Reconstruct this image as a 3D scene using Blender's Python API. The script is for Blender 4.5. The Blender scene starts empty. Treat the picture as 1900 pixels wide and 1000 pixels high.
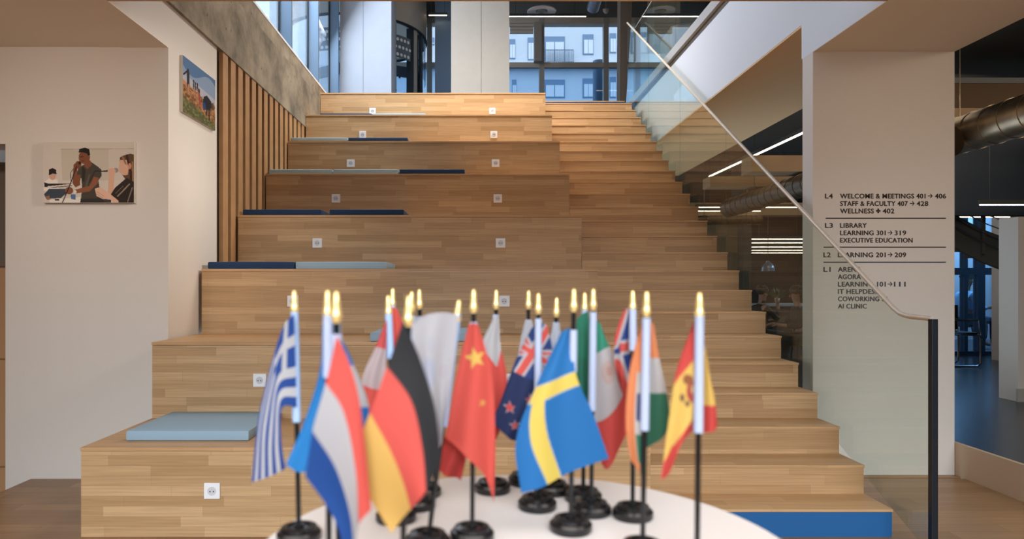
import bpy, bmesh, math, random
import numpy as np
from mathutils import Vector, Matrix

random.seed(7)
C = bpy.context.scene.collection
SC = bpy.context.scene
PI = math.pi

# ------------------------------------------------------------------ camera
F = 1267.0            # focal length in pixels of the 1900 px frame
VX, VY = 885.0, 528.0  # where the lines running into the depth meet
EYE = 1.389
cam = bpy.data.cameras.new('camera')
cam.sensor_width = 36.0
cam.lens = F * 36.0 / 1900.0
cam.shift_x = (950 - VX) / 1900.0
cam.shift_y = (VY - 500) / 1900.0
cam.clip_start = 0.02
cam.clip_end = 300
cam.dof.use_dof = True
cam.dof.focus_distance = 5.2
cam.dof.aperture_fstop = 4.0
cam_o = bpy.data.objects.new('camera', cam)
cam_o.location = (0, 0, EYE)
cam_o.rotation_euler = (PI / 2, 0, 0)
C.objects.link(cam_o)
SC.camera = cam_o

# ------------------------------------------------------------------ world and lights
SC.view_settings.view_transform = 'Standard'
SC.view_settings.look = 'None'
SC.view_settings.gamma = 1.0
SC.view_settings.use_curve_mapping = False
SC.view_settings.exposure = 0.0
SC.cycles.max_bounces = 10
SC.cycles.diffuse_bounces = 5
SC.cycles.transparent_max_bounces = 24
SC.cycles.sample_clamp_indirect = 4.0
SC.cycles.caustics_reflective = False
SC.cycles.caustics_refractive = False

w = bpy.data.worlds.new('overcast_sky')
SC.world = w
w.use_nodes = True
bg = w.node_tree.nodes['Background']
bg.inputs['Color'].default_value = (0.68, 0.83, 1.0, 1)
bg.inputs['Strength'].default_value = 1.75


def area(name, loc, target, sx, sy, power, col):
    l = bpy.data.lights.new(name, 'AREA')
    l.shape = 'RECTANGLE'
    l.size, l.size_y = sx, sy
    l.energy = power
    l.color = col
    o = bpy.data.objects.new(name, l)
    o.location = loc
    o.rotation_euler = (Vector(target) - Vector(loc)).to_track_quat('-Z', 'Y').to_euler()
    C.objects.link(o)
    return o


# sky light slanting down through the entrance facade behind the photographer
sky_in = area('entrance_skylight', (0.3, -2.6, 2.85), (0.3, 3.7, -0.1), 8.5, 0.8, 88, (0.77, 0.90, 1.0))
sky_in.data.spread = math.radians(46)
area('entrance_daylight', (-1.2, -1.8, 1.15), (-1.0, 5, 0.2), 4.5, 2.0, 7, (0.84, 0.93, 1.0))
# daylight entering the upper hall through the tall windows on the left, then added fill lamps
area('hall_daylight', (-2.3, 9.5, 6.3), (2.4, 9.2, 3.6), 4.2, 2.8, 240, (0.80, 0.88, 1.0))
area('hall_wall_fill', (2.1, 7.6, 7.6), (-2.2, 7.6, 3.4), 2.5, 1.2, 88, (1.0, 0.92, 0.82)).data.spread = math.radians(100)  # unseen lamp added to brighten the side wall and concrete beam
area('hall_front_fill', (0.0, 7.9, 7.8), (0.0, 9.5, 3.8), 4.0, 1.0, 122, (1.0, 0.94, 0.87)).data.spread = math.radians(86)  # unseen lamp added to brighten the top tiers and hall columns
# unseen warm fill lamps added over the rear of the room, left wall and pier
cl = area('ceiling_fill', (0.6, -1.0, 3.04), (0.6, -0.9, 0.0), 8.0, 4.5, 330, (1.0, 0.93, 0.86))
cl.data.spread = math.radians(128)
for nm, x, tx in (('left_wall_fill', -3.1, -3.0), ('pier_fill', 3.0, 2.95)):
    ww = area(nm, (x, 2.7, 3.04), (tx, 4.9, 2.1), 1.2, 0.2, 5.0 if x < 0 else 3.0, (1.0, 0.91, 0.82))
    ww.data.spread = math.radians(80)
sw = area('side_wall_fill', (1.7, 3.7, 3.0), (-2.2, 5.3, 2.2), 0.3, 0.15, 7, (1.0, 0.92, 0.82))  # unseen narrow lamp added to brighten the wall return beside the tiers
sw.data.spread = math.radians(44)
area('right_room_fill', (6.2, 2.6, 3.6), (5.2, 7.0, 2.9), 2.5, 0.6, 34, (1.0, 0.86, 0.70))  # unseen lamp added to lift the tan panel, near pillar and duct
area('beam_fill', (4.9, 7.5, 3.3), (4.6, 10.0, 2.9), 1.6, 0.3, 9, (1.0, 0.84, 0.66))  # unseen lamp added to brighten the beam faces
area('side_room_lamps', (5.6, 9.5, 3.2), (5.6, 9.5, 0.0), 2.5, 6.0, 34, (1.0, 0.86, 0.70))


# ------------------------------------------------------------------ helpers
def W(px, py, d):
    return Vector(((px - VX) * d / F, d, EYE - (py - VY) * d / F))


def lin(c):
    c = c / 255.0
    return c / 12.92 if c <= 0.04045 else ((c + 0.055) / 1.055) ** 2.4


def rgb(r, g, b):
    return (lin(r), lin(g), lin(b), 1.0)


MATS = {}


def mat(name, col, rough=0.6, metal=0.0, noise=0.0, nscale=40.0, bump=0.0, spec=0.5):
    if name in MATS:
        return MATS[name]
    m = bpy.data.materials.new(name)
    m.use_nodes = True
    nt = m.node_tree
    b = nt.nodes['Principled BSDF']
    c = rgb(*col)
    b.inputs['Base Color'].default_value = c
    b.inputs['Roughness'].default_value = rough
    b.inputs['Metallic'].default_value = metal
    b.inputs['Specular IOR Level'].default_value = spec
    if noise or bump:
        tc = nt.nodes.new('ShaderNodeTexCoord')
        n = nt.nodes.new('ShaderNodeTexNoise')
        n.inputs['Scale'].default_value = nscale
        n.inputs['Detail'].default_value = 6
        nt.links.new(tc.outputs['Object'], n.inputs['Vector'])
        if noise:
            r = nt.nodes.new('ShaderNodeMapRange')
            r.inputs['To Min'].default_value = 1 - noise
            r.inputs['To Max'].default_value = 1 + noise
            r.inputs['From Min'].default_value = 0.25
            r.inputs['From Max'].default_value = 0.75
            nt.links.new(n.outputs['Fac'], r.inputs['Value'])
            x = nt.nodes.new('ShaderNodeVectorMath')
            x.operation = 'SCALE'
            x.inputs[0].default_value = c[:3]
            nt.links.new(r.outputs['Result'], x.inputs['Scale'])
            nt.links.new(x.outputs['Vector'], b.inputs['Base Color'])
        if bump:
            bp = nt.nodes.new('ShaderNodeBump')
            bp.inputs['Strength'].default_value = bump
            bp.inputs['Distance'].default_value = 0.002
            nt.links.new(n.outputs['Fac'], bp.inputs['Height'])
            nt.links.new(bp.outputs['Normal'], b.inputs['Normal'])
    MATS[name] = m
    return m


def emis(name, col, s):
    if name in MATS:
        return MATS[name]
    m = bpy.data.materials.new(name)
    m.use_nodes = True
    b = m.node_tree.nodes['Principled BSDF']
    b.inputs['Base Color'].default_value = (0.8, 0.8, 0.8, 1)
    b.inputs['Emission Color'].default_value = (*col, 1)
    b.inputs['Emission Strength'].default_value = s
    MATS[name] = m
    return m


def glass(name, tint, ior=1.45, gloss=1.0):
    if name in MATS:
        return MATS[name]
    m = bpy.data.materials.new(name)
    m.use_nodes = True
    nt = m.node_tree
    nt.nodes.clear()
    out = nt.nodes.new('ShaderNodeOutputMaterial')
    mix = nt.nodes.new('ShaderNodeMixShader')
    tr = nt.nodes.new('ShaderNodeBsdfTransparent')
    tr.inputs['Color'].default_value = (*tint, 1)
    gl = nt.nodes.new('ShaderNodeBsdfGlossy')
    gl.inputs['Roughness'].default_value = 0.0
    gl.inputs['Color'].default_value = (gloss, gloss, gloss, 1)
    lw = nt.nodes.new('ShaderNodeLayerWeight')
    lw.inputs['Blend'].default_value = 0.5
    pw = nt.nodes.new('ShaderNodeMath'); pw.operation = 'POWER'; pw.inputs[1].default_value = 5.0
    nt.links.new(lw.outputs['Facing'], pw.inputs[0])
    ma = nt.nodes.new('ShaderNodeMath'); ma.operation = 'MULTIPLY_ADD'
    r0 = ((ior - 1) / (ior + 1)) ** 2
    ma.inputs[1].default_value = 1 - r0; ma.inputs[2].default_value = r0
    nt.links.new(pw.outputs[0], ma.inputs[0])
    nt.links.new(ma.outputs[0], mix.inputs['Fac'])
    nt.links.new(tr.outputs['BSDF'], mix.inputs[1])
    nt.links.new(gl.outputs['BSDF'], mix.inputs[2])
    nt.links.new(mix.outputs['Shader'], out.inputs['Surface'])
    MATS[name] = m
    return m


def wood(name, ca, cb, plen=0.55, ph=0.056, rough=0.45, grain=0.16, seam=0.55, mortar=0.0011):
    """oak strips: long joints along x, strips stacked along y + z"""
    if name in MATS:
        return MATS[name]
    m = bpy.data.materials.new(name)
    m.use_nodes = True
    nt = m.node_tree
    N = nt.nodes.new
    L = nt.links.new
    b = nt.nodes['Principled BSDF']
    b.inputs['Roughness'].default_value = rough
    b.inputs['Specular IOR Level'].default_value = 0.35
    tc = N('ShaderNodeTexCoord')
    sp = N('ShaderNodeSeparateXYZ')
    L(tc.outputs['Object'], sp.inputs[0])
    ad = N('ShaderNodeMath'); ad.operation = 'ADD'
    L(sp.outputs['Y'], ad.inputs[0]); L(sp.outputs['Z'], ad.inputs[1])
    dv = N('ShaderNodeMath'); dv.operation = 'DIVIDE'; dv.inputs[1].default_value = ph
    L(ad.outputs[0], dv.inputs[0])
    fl = N('ShaderNodeMath'); fl.operation = 'FLOOR'
    L(dv.outputs[0], fl.inputs[0])
    wn = N('ShaderNodeTexWhiteNoise'); wn.noise_dimensions = '1D'
    L(fl.outputs[0], wn.inputs['W'])
    mu = N('ShaderNodeMath'); mu.operation = 'MULTIPLY_ADD'; mu.inputs[1].default_value = 7.3
    L(wn.outputs['Value'], mu.inputs[0]); L(sp.outputs['X'], mu.inputs[2])
    cb_ = N('ShaderNodeCombineXYZ')
    L(mu.outputs[0], cb_.inputs['X']); L(ad.outputs[0], cb_.inputs['Y'])
    br = N('ShaderNodeTexBrick')
    br.offset = 0.0
    br.inputs['Scale'].default_value = 1.0
    br.inputs['Brick Width'].default_value = plen
    br.inputs['Row Height'].default_value = ph
    br.inputs['Mortar Size'].default_value = mortar
    br.inputs['Mortar Smooth'].default_value = 0.3
    br.inputs['Color1'].default_value = rgb(*ca)
    br.inputs['Color2'].default_value = rgb(*cb)
    mc = rgb(*[(x + y) / 2 * seam for x, y in zip(ca, cb)])
    br.inputs['Mortar'].default_value = mc
    L(cb_.outputs[0], br.inputs['Vector'])
    mp = N('ShaderNodeMapping')
    mp.inputs['Scale'].default_value = (1.6, 60, 60)
    L(cb_.outputs[0], mp.inputs['Vector'])
    no = N('ShaderNodeTexNoise')
    no.inputs['Scale'].default_value = 1.6
    no.inputs['Detail'].default_value = 5
    no.inputs['Distortion'].default_value = 0.6
    L(mp.outputs[0], no.inputs['Vector'])
    mr = N('ShaderNodeMapRange')
    mr.inputs['From Min'].default_value = 0.3
    mr.inputs['From Max'].default_value = 0.7
    mr.inputs['To Min'].default_value = 1 - grain
    mr.inputs['To Max'].default_value = 1 + grain * 0.7
    L(no.outputs['Fac'], mr.inputs['Value'])
    sc = N('ShaderNodeVectorMath'); sc.operation = 'SCALE'
    L(br.outputs['Color'], sc.inputs[0]); L(mr.outputs['Result'], sc.inputs['Scale'])
    L(sc.outputs['Vector'], b.inputs['Base Color'])
    MATS[name] = m
    return m


def concrete():
    m = bpy.data.materials.new('board_concrete')
    m.use_nodes = True
    nt = m.node_tree
    N = nt.nodes.new
    L = nt.links.new
    b = nt.nodes['Principled BSDF']
    b.inputs['Roughness'].default_value = 0.85
    tc = N('ShaderNodeTexCoord')
    n1 = N('ShaderNodeTexNoise'); n1.inputs['Scale'].default_value = 2.2; n1.inputs['Distortion'].default_value = 0.15; n1.inputs['Detail'].default_value = 9
    n1.inputs['Roughness'].default_value = 0.65
    L(tc.outputs['Object'], n1.inputs['Vector'])
    cr = N('ShaderNodeValToRGB')
    cr.color_ramp.elements[0].position = 0.34
    cr.color_ramp.elements[0].color = rgb(100, 90, 76)
    cr.color_ramp.elements[1].position = 0.62
    cr.color_ramp.elements[1].color = rgb(160, 147, 127)
    L(n1.outputs['Fac'], cr.inputs['Fac'])
    vo = N('ShaderNodeTexVoronoi'); vo.inputs['Scale'].default_value = 6.0
    L(tc.outputs['Object'], vo.inputs['Vector'])
    mr = N('ShaderNodeMapRange')
    mr.inputs['From Min'].default_value = 0.06
    mr.inputs['From Max'].default_value = 0.10
    mr.inputs['To Min'].default_value = 0.45
    L(vo.outputs['Distance'], mr.inputs['Value'])
    mx = N('ShaderNodeVectorMath'); mx.operation = 'SCALE'
    L(cr.outputs['Color'], mx.inputs[0]); L(mr.outputs['Result'], mx.inputs['Scale'])
    L(mx.outputs['Vector'], b.inputs['Base Color'])
    bp = N('ShaderNodeBump'); bp.inputs['Strength'].default_value = 0.5; bp.inputs['Distance'].default_value = 0.01
    L(n1.outputs['Fac'], bp.inputs['Height'])
    L(bp.outputs['Normal'], b.inputs['Normal'])
    return m


def painted(name, rough=0.8, translucent=0.0):
    """colour read from the printed pattern stored on the mesh"""
    if name in MATS:
        return MATS[name]
    m = bpy.data.materials.new(name)
    m.use_nodes = True
    nt = m.node_tree
    b = nt.nodes['Principled BSDF']
    b.inputs['Roughness'].default_value = rough
    b.inputs['Specular IOR Level'].default_value = 0.2
    a = nt.nodes.new('ShaderNodeAttribute')
    a.attribute_name = 'print'
    nt.links.new(a.outputs['Color'], b.inputs['Base Color'])
    if translucent:
        t = nt.nodes.new('ShaderNodeBsdfTranslucent')
        nt.links.new(a.outputs['Color'], t.inputs['Color'])
        mx = nt.nodes.new('ShaderNodeMixShader')
        mx.inputs['Fac'].default_value = translucent
        nt.links.new(b.outputs['BSDF'], mx.inputs[1])
        nt.links.new(t.outputs['BSDF'], mx.inputs[2])
        nt.links.new(mx.outputs['Shader'], nt.nodes['Material Output'].inputs['Surface'])
    MATS[name] = m
    return m


# --- mesh building
def box(bm, x0, x1, y0, y1, z0, z1, bev=0.0):
    r = bmesh.ops.create_cube(bm, size=1.0)
    vs = r['verts']
    for v in vs:
        v.co = Vector(((x0 + x1) / 2 + v.co.x * (x1 - x0), (y0 + y1) / 2 + v.co.y * (y1 - y0), (z0 + z1) / 2 + v.co.z * (z1 - z0)))
    if bev:
        es = list({e for v in vs for e in v.link_edges})
        bmesh.ops.bevel(bm, geom=es, offset=bev, segments=2, affect='EDGES', profile=0.6)


def tube(bm, p, q, r, r2=None, n=12, cap=True):
    p, q = Vector(p), Vector(q)
    r2 = r if r2 is None else r2
    ax = (q - p)
    if ax.length < 1e-9:
        return
    ax.normalize()
    u = ax.orthogonal().normalized()
    v = ax.cross(u)
    a = [bm.verts.new(p + (u * math.cos(t) + v * math.sin(t)) * r) for t in [2 * PI * k / n for k in range(n)]]
    b = [bm.verts.new(q + (u * math.cos(t) + v * math.sin(t)) * r2) for t in [2 * PI * k / n for k in range(n)]]
    for k in range(n):
        bm.faces.new((a[k], a[(k + 1) % n], b[(k + 1) % n], b[k]))
    if cap:
        bm.faces.new(a[::-1]); bm.faces.new(b)


def path(bm, pts, r, n=8):
    """one tube following a line of points"""
    pts = [Vector(p) for p in pts]
    rings = []
    u = None
    for i, p in enumerate(pts):
        t = (pts[min(i + 1, len(pts) - 1)] - pts[max(i - 1, 0)]).normalized()
        if u is None:
            u = t.orthogonal().normalized()
        u = (u - t * u.dot(t)).normalized()
        v = t.cross(u)
        rings.append([bm.verts.new(p + (u * math.cos(a) + v * math.sin(a)) * r) for a in [2 * PI * k / n for k in range(n)]])
    for a, b in zip(rings, rings[1:]):
        for k in range(n):
            bm.faces.new((a[k], a[(k + 1) % n], b[(k + 1) % n], b[k]))
    bm.faces.new(rings[0][::-1]); bm.faces.new(rings[-1])


def lathe(bm, prof, n=32, c=(0, 0, 0)):
    c = Vector(c)
    rings = []
    for r, z in prof:
        if r < 1e-6:
            rings.append([bm.verts.new(c + Vector((0, 0, z)))])
        else:
            rings.append([bm.verts.new(c + Vector((r * math.cos(t), r * math.sin(t), z))) for t in [2 * PI * k / n for k in range(n)]])
    for a, b in zip(rings, rings[1:]):
        for k in range(n):
            k2 = (k + 1) % n
            if len(a) == 1 and len(b) == 1:
                continue
            if len(a) == 1:
                bm.faces.new((a[0], b[k2], b[k]))
            elif len(b) == 1:
                bm.faces.new((a[k], a[k2], b[0]))
            else:
                bm.faces.new((a[k], a[k2], b[k2], b[k]))


def prism(bm, poly, axis, a, b):
    """poly: 2-D outline; axis 'x','y','z' is the extrusion direction from a to b"""
    def P(p, t):
        if axis == 'x':
            return Vector((t, p[0], p[1]))
        if axis == 'y':
            return Vector((p[0], t, p[1]))
        return Vector((p[0], p[1], t))
    va = [bm.verts.new(P(p, a)) for p in poly]
    vb = [bm.verts.new(P(p, b)) for p in poly]
    n = len(poly)
    bm.faces.new(va); bm.faces.new(vb[::-1])
    for k in range(n):
        bm.faces.new((va[k], va[(k + 1) % n], vb[(k + 1) % n], vb[k]))


def ball(bm, c, r, seg=12, sq=(1, 1, 1)):
    res = bmesh.ops.create_uvsphere(bm, u_segments=seg, v_segments=max(6, seg // 2 + 2), radius=1.0)
    for v in res['verts']:
        v.co = Vector(c) + Vector((v.co.x * r * sq[0], v.co.y * r * sq[1], v.co.z * r * sq[2]))


def obj(name, bm, m, parent=None, smooth=False):
    bmesh.ops.recalc_face_normals(bm, faces=bm.faces)
    me = bpy.data.meshes.new(name)
    bm.to_mesh(me)
    bm.free()
    return obj_me(name, me, m, parent, smooth)


def obj_me(name, me, m, parent=None, smooth=False):
    me.materials.append(m)
    if smooth:
        me.polygons.foreach_set('use_smooth', [True] * len(me.polygons))
        try:
            me.set_sharp_from_angle(angle=math.radians(38))
        except Exception:
            pass
    o = bpy.data.objects.new(name, me)
    C.objects.link(o)
    if parent is not None:
        o.parent = parent
    return o


def ground(o, loc):
    """move a top-level empty's origin: children keep their place in its own space"""
    o.location = loc


def tag(o, label, cat, group=None):
    o['label'] = label
    o['category'] = cat
    if group:
        o['group'] = group
    return o


def thing(name, label, cat, loc=(0, 0, 0), rotz=0.0, group=None):
    o = bpy.data.objects.new(name, None)
    o.empty_display_size = 0.1
    C.objects.link(o)
    o.location = loc
    o.rotation_euler = (0, 0, rotz)
    return tag(o, label, cat, group)


def struct(name, bm, m, parent=None, smooth=False):
    o = obj(name, bm, m, parent, smooth)
    if parent is None:
        o['kind'] = 'structure'
    return o


def dup(root, loc, label=None, group=None, rotz=None):
    r = root.copy()
    C.objects.link(r)
    r.location = loc
    if rotz is not None:
        r.rotation_euler = (0, 0, rotz)
    if label:
        r['label'] = label
    if group:
        r['group'] = group
    for ch in list(root.children):
        c = ch.copy(); C.objects.link(c); c.parent = r
        for g in ch.children:
            d = g.copy(); C.objects.link(d); d.parent = c
    return r


def B(*a, **k):
    bm = bmesh.new()
    box(bm, *a, **k)
    return bm


def skin_mesh(name, joints, edges, m, parent, sub=1):
    """joints: list of (xyz, radius or (rx, ry)); edges: index pairs; joint 0 is the root"""
    me = bpy.data.meshes.new(name)
    me.from_pydata([j[0] for j in joints], edges, [])
    o = bpy.data.objects.new(name, me)
    C.objects.link(o)
    md = o.modifiers.new('skin', 'SKIN')
    md.use_smooth_shade = True
    if not me.skin_vertices:
        bm = bmesh.new(); bm.from_mesh(me)
        bm.verts.layers.skin.verify()
        bm.to_mesh(me); bm.free()
    for i, sv in enumerate(me.skin_vertices[0].data):
        r = joints[i][1]
        sv.radius = r if isinstance(r, tuple) else (r, r)
        sv.use_root = (i == 0)
    s = o.modifiers.new('sub', 'SUBSURF')
    s.levels = s.render_levels = sub
    dg = bpy.context.evaluated_depsgraph_get()
    me2 = bpy.data.meshes.new_from_object(o.evaluated_get(dg))
    bpy.data.objects.remove(o)
    me2.name = name
    me2.materials.clear()
    return obj_me(name, me2, m, parent, True)


# ------------------------------------------------------------------ materials
OAK = wood('oak_strips', (202, 166, 124), (176, 140, 98), seam=0.8, mortar=0.0006)
OAKT = wood('oak_tread', (204, 163, 118), (188, 148, 104), plen=0.9, ph=0.075, seam=0.8, mortar=0.0006)
OAKS = wood('oak_stair', (202, 165, 122), (174, 136, 95), plen=0.62, ph=0.06, seam=0.8, mortar=0.0006)
FLOORW = wood('oak_floor', (162, 126, 90), (138, 104, 72), plen=1.1, ph=0.12, rough=0.35)
SLAT = mat('slat_oak', (178, 136, 94), 0.55, noise=0.12, nscale=9)
SLATB = mat('slat_backing', (84, 64, 46), 0.7)
WALL = mat('wall_paint', (216, 207, 198), 0.85, noise=0.015, nscale=120, bump=0.12)
WALLW = mat('fascia_paint', (218, 222, 228), 0.85)
SOFF = mat('soffit_paint', (236, 226, 212), 0.9)
CONC = concrete()
BLUE = mat('blue_riser_paint', (16, 88, 146), 0.55)
NAVYR = mat('navy_riser_paint', (45, 78, 122), 0.55)
STEEL = mat('brushed_steel', (214, 200, 182), 0.5, 0.2)
DARKM = mat('dark_metal', (26, 34, 42), 0.4, 0.3)
FRAMEB = mat('window_frame_blue_grey', (96, 118, 140), 0.45, 0.2)
GASK = mat('black_gasket', (18, 26, 36), 0.6)
WHITEP = mat('white_plastic', (236, 236, 240), 0.35)
CREAM = mat('cream_panel', (172, 166, 156), 0.6, noise=0.03, nscale=8)
PALE = mat('pale_panel', (166, 173, 184), 0.6, noise=0.03, nscale=5)
BROWN = mat('brown_plaster', (120, 96, 72), 0.8)
DBROWN = mat('dark_brown', (62, 52, 42), 0.7)
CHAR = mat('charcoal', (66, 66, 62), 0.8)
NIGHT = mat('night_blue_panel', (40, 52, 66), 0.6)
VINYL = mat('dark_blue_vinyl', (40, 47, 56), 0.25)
GREYF = mat('grey_trim', (176, 176, 174), 0.5)
CHROME = mat('chrome', (210, 210, 212), 0.12, 1.0)
GALV = mat('galvanised_duct', (176, 156, 128), 0.35, 0.9, noise=0.2, nscale=9)
BLK = mat('black_plastic', (16, 17, 19), 0.25)
GOLD = mat('gold_plastic', (255, 224, 150), 0.35, 0.6)
LED = emis('led_warm', (1.0, 0.80, 0.58), 6.0)
LEDC = emis('led_cool', (0.93, 0.95, 1.0), 5.0)
CLEAR = glass('clear_glass', (0.90, 0.945, 0.92), 1.5)
PANE = glass('facade_glass', (0.93, 0.97, 1.0), 1.45)
DOORG = glass('door_glass', (0.95, 0.98, 1.0), 1.25, 0.5)
BLUEPANE = glass('blue_facade_glass', (0.68, 0.82, 0.94), 1.5)

# ------------------------------------------------------------------ the setting
XL = -2.18           # left ends of the tiers
XT = 0.955           # right ends of the tiers, left end of the stair
XR = 2.285           # right end of the stair
D1 = 3.76
RISE, GO = 0.17, 0.2745


def ztop(n):          # top of stair n (1 ..)
    return 0.153 + RISE * (n - 1)


def dfront(n):
    return D1 + GO * (n - 1)


ZW = 3.09             # soffit height of the ground floor
UP = 4.22             # upper floor

bm = bmesh.new(); box(bm, -3.19, 3.49, -5, 4.885, -0.12, 0.0); box(bm, XL, 2.30, 4.885, 4.95, -0.12, 0.0); box(bm, 2.30, 3.49, 4.93, 5.2, -0.12, 0)
struct('floor', bm, FLOORW)
bm = bmesh.new(); box(bm, -9, -3.19, -5, 7.5, -0.6, -0.5); box(bm, -3.24, -3.19, -5, 4.885, -0.5, -0.12)
struct('floor_lower', bm, FLOORW)
# raised floor of the side room with its pale edge
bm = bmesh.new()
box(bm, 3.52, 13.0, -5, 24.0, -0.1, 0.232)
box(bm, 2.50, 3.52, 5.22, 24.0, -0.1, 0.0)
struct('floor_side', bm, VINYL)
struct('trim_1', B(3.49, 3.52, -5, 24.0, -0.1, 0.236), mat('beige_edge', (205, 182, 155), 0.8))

# left wall: face towards us, return to the stair, nib on the left
bm = bmesh.new()
prism(bm, [(-3.376, 4.889), (XL - 0.03, 4.889), (XL - 0.03, 5.80), (XL - 0.45, 5.80), (XL - 0.45, 5.12), (-3.376, 5.12)], 'z', -0.5, 2.396)
prism(bm, [(-8.0, 4.889), (XL - 0.03, 4.889), (XL - 0.03, 5.80), (XL - 0.45, 5.80), (XL - 0.45, 5.12), (-8.0, 5.12)], 'z', 2.396, ZW)
struct('wall_left', bm, WALL)
bm = bmesh.new()
box(bm, XL - 0.36, XL - 0.03, -5.0, 5.80, ZW, 3.42)
struct('wall_left_upper', bm, WALL)

# ceiling of the ground floor: soffit left of the opening, over the viewer, right of it
bm = bmesh.new()
box(bm, -8, XL - 0.36, -5, 5.25, ZW, ZW + 0.3)
box(bm, XL - 0.36, XL - 0.03, -5, 4.889, ZW - 0.004, ZW)
struct('ceiling_left', bm, SOFF)
bm = bmesh.new()
box(bm, XL - 0.03, 2.453, -5, 4.06, ZW, ZW + 0.28)
box(bm, 2.453, 3.487, -5, 4.06, ZW, ZW + 0.28); box(bm, 2.60, 3.487, 4.06, 5.16, ZW, ZW + 0.28); box(bm, 2.454, 2.60, 4.06, 4.986, ZW - 0.003, ZW)
struct('ceiling', bm, SOFF)
struct('trim_2', B(XL - 0.03, 2.453, 4.06, 4.085, ZW - 0.006, ZW + 0.30), mat('oak_edge', (196, 158, 120), 0.5))

# white pier with the directory and the fascia of the upper floor behind it
struct('wall_pier', B(2.453, 3.487, 4.986, 5.145, 0, ZW + 0.0), WALL)
bm = bmesh.new()
box(bm, 2.453, 2.60, 4.06, 5.16, ZW, 4.14)
box(bm, 2.453, 2.60, 5.16, 12.2, 3.35, 4.14)
struct('wall_fascia', bm, WALLW)
struct('trim_3', B(2.47, 2.60, 4.06, 12.2, 4.14, 4.22), mat('shadow_gap', (84, 76, 66), 0.7))
struct('trim_4', B(2.43, 2.53, 4.06, 12.2, 4.22, 4.33), GREYF)
struct('ceiling_soffit', B(2.455, 3.60, 5.146, 12.2, 3.335, 3.35), mat('tan_soffit', (226, 188, 142), 0.9))
bm = bmesh.new()
box(bm, 2.60, 13, 4.0, 24, 4.05, 4.22)
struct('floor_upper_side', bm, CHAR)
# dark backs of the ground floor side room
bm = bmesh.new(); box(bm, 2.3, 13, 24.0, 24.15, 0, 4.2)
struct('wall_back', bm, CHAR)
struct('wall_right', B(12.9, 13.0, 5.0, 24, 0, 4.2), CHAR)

# the rest of the entrance room behind the photographer
bm = bmesh.new(); box(bm, -9.1, 13.0, -5.15, -5.0, -0.6, 4.2); struct('wall_rear', bm, WALL)
bm = bmesh.new(); box(bm, -9.1, -9.0, -5.0, 8.0, -0.6, 4.2); box(bm, -9.1, XL - 0.45, 7.5, 7.6, -0.6, 4.2); struct('wall_left_far', bm, WALL)
struct('wall_right_near', B(12.9, 13.0, -5.0, 5.0, 0, 4.2), WALL)
bm = bmesh.new(); box(bm, 3.487, 13, -5, 4.0, 3.75, 4.2); struct('ceiling_right', bm, SOFF)
bm = bmesh.new(); box(bm, -9.1, XL - 0.36, 5.25, 7.6, 4.05, 4.2); struct('ceiling_left_far', bm, SOFF)

# upper hall
bm = bmesh.new()
box(bm, -2.62, 2.60, 10.62, 15.2, 4.0, UP)
struct('floor_upper', bm, mat('hall_floor', (120, 120, 122), 0.4))
bm = bmesh.new()
box(bm, -2.65, 8.0, 4.085, 15.2, 8.0, 8.2)
struct('ceiling_upper', bm, mat('hall_ceiling', (128, 128, 122), 0.85))
bm = bmesh.new()
box(bm, XL - 0.36, 8.0, 4.085, 4.25, 3.6, 8.0)
struct('wall_hall_front', bm, BROWN)
struct('wall_hall_right', B(8.0, 8.15, 4.085, 15.2, UP, 8.0), BROWN)
bm = bmesh.new()
box(bm, XL - 0.36, XL - 0.005, 4.085, 15.0, 3.40, 3.98)
struct('wall_beam', bm, CONC)
bm = bmesh.new()
box(bm, XL - 0.36, XL - 0.075, 4.25, 15.0, 3.98, 4.235)
struct('wall_beam_kerb', bm, CONC)
struct('trim_5', B(XL - 0.45, XL - 0.07, 4.25, 15.0, 4.235, 4.26), WALLW)
# slats below the beam with the dark wall behind them
bm = bmesh.new(); box(bm, XL - 0.42, XL - 0.15, 5.8, 13.0, 0.0, 3.40)
struct('wall_slat_back', bm, SLATB)
bm = bmesh.new()
for k in range(17):
    y = 5.90 + 0.19 * k
    box(bm, XL - 0.05, XL - 0.014, y, y + 0.118, 1.03, 3.40)
o = obj('slat_screen', bm, SLAT)
tag(o, 'screen of upright oak slats below the concrete beam at left', 'slat screen')

# ------------------------------------------------------------------ seating tiers
tiers = thing('seating_steps', 'wide oak seating tiers climbing between the slatted wall and the stair', 'seating steps', (0, D1, 0))
ordinal = ['lowest', 'second', 'third', 'fourth', 'fifth', 'sixth', 'seventh', 'top']
for i in range(8):
    n = 3 * i + 3
    y0, z1 = dfront(3 * i + 1), ztop(n)
    z0 = 0.0 if i == 0 else ztop(n - 3) - 0.02
    y1 = y0 + 3 * GO + 0.03
    if i == 7:
        y1 = 10.62
    t = bpy.data.objects.new('seating_tier', None); C.objects.link(t); t.parent = tiers
    dx = 0.0
    bm = bmesh.new(); box(bm, XL, XT, y0 - D1, y0 - D1 + 0.03, z0, z1 - 0.022)
    box(bm, XT - 0.02, XT, y0 - D1 + 0.03, y1 - D1, z0, z1 - 0.022)
    box(bm, XL, XL + 0.02, y0 - D1 + 0.03, y1 - D1, z0, z1 - 0.022)
    r = obj('riser_panel', bm, OAK, t)
    bm = bmesh.new(); box(bm, XL - 0.002, XT + 0.002, y0 - D1 - 0.006, y1 - D1, z1 - 0.020, z1, bev=0.002)
    obj('tread_board', bm, OAKT, t)

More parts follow.
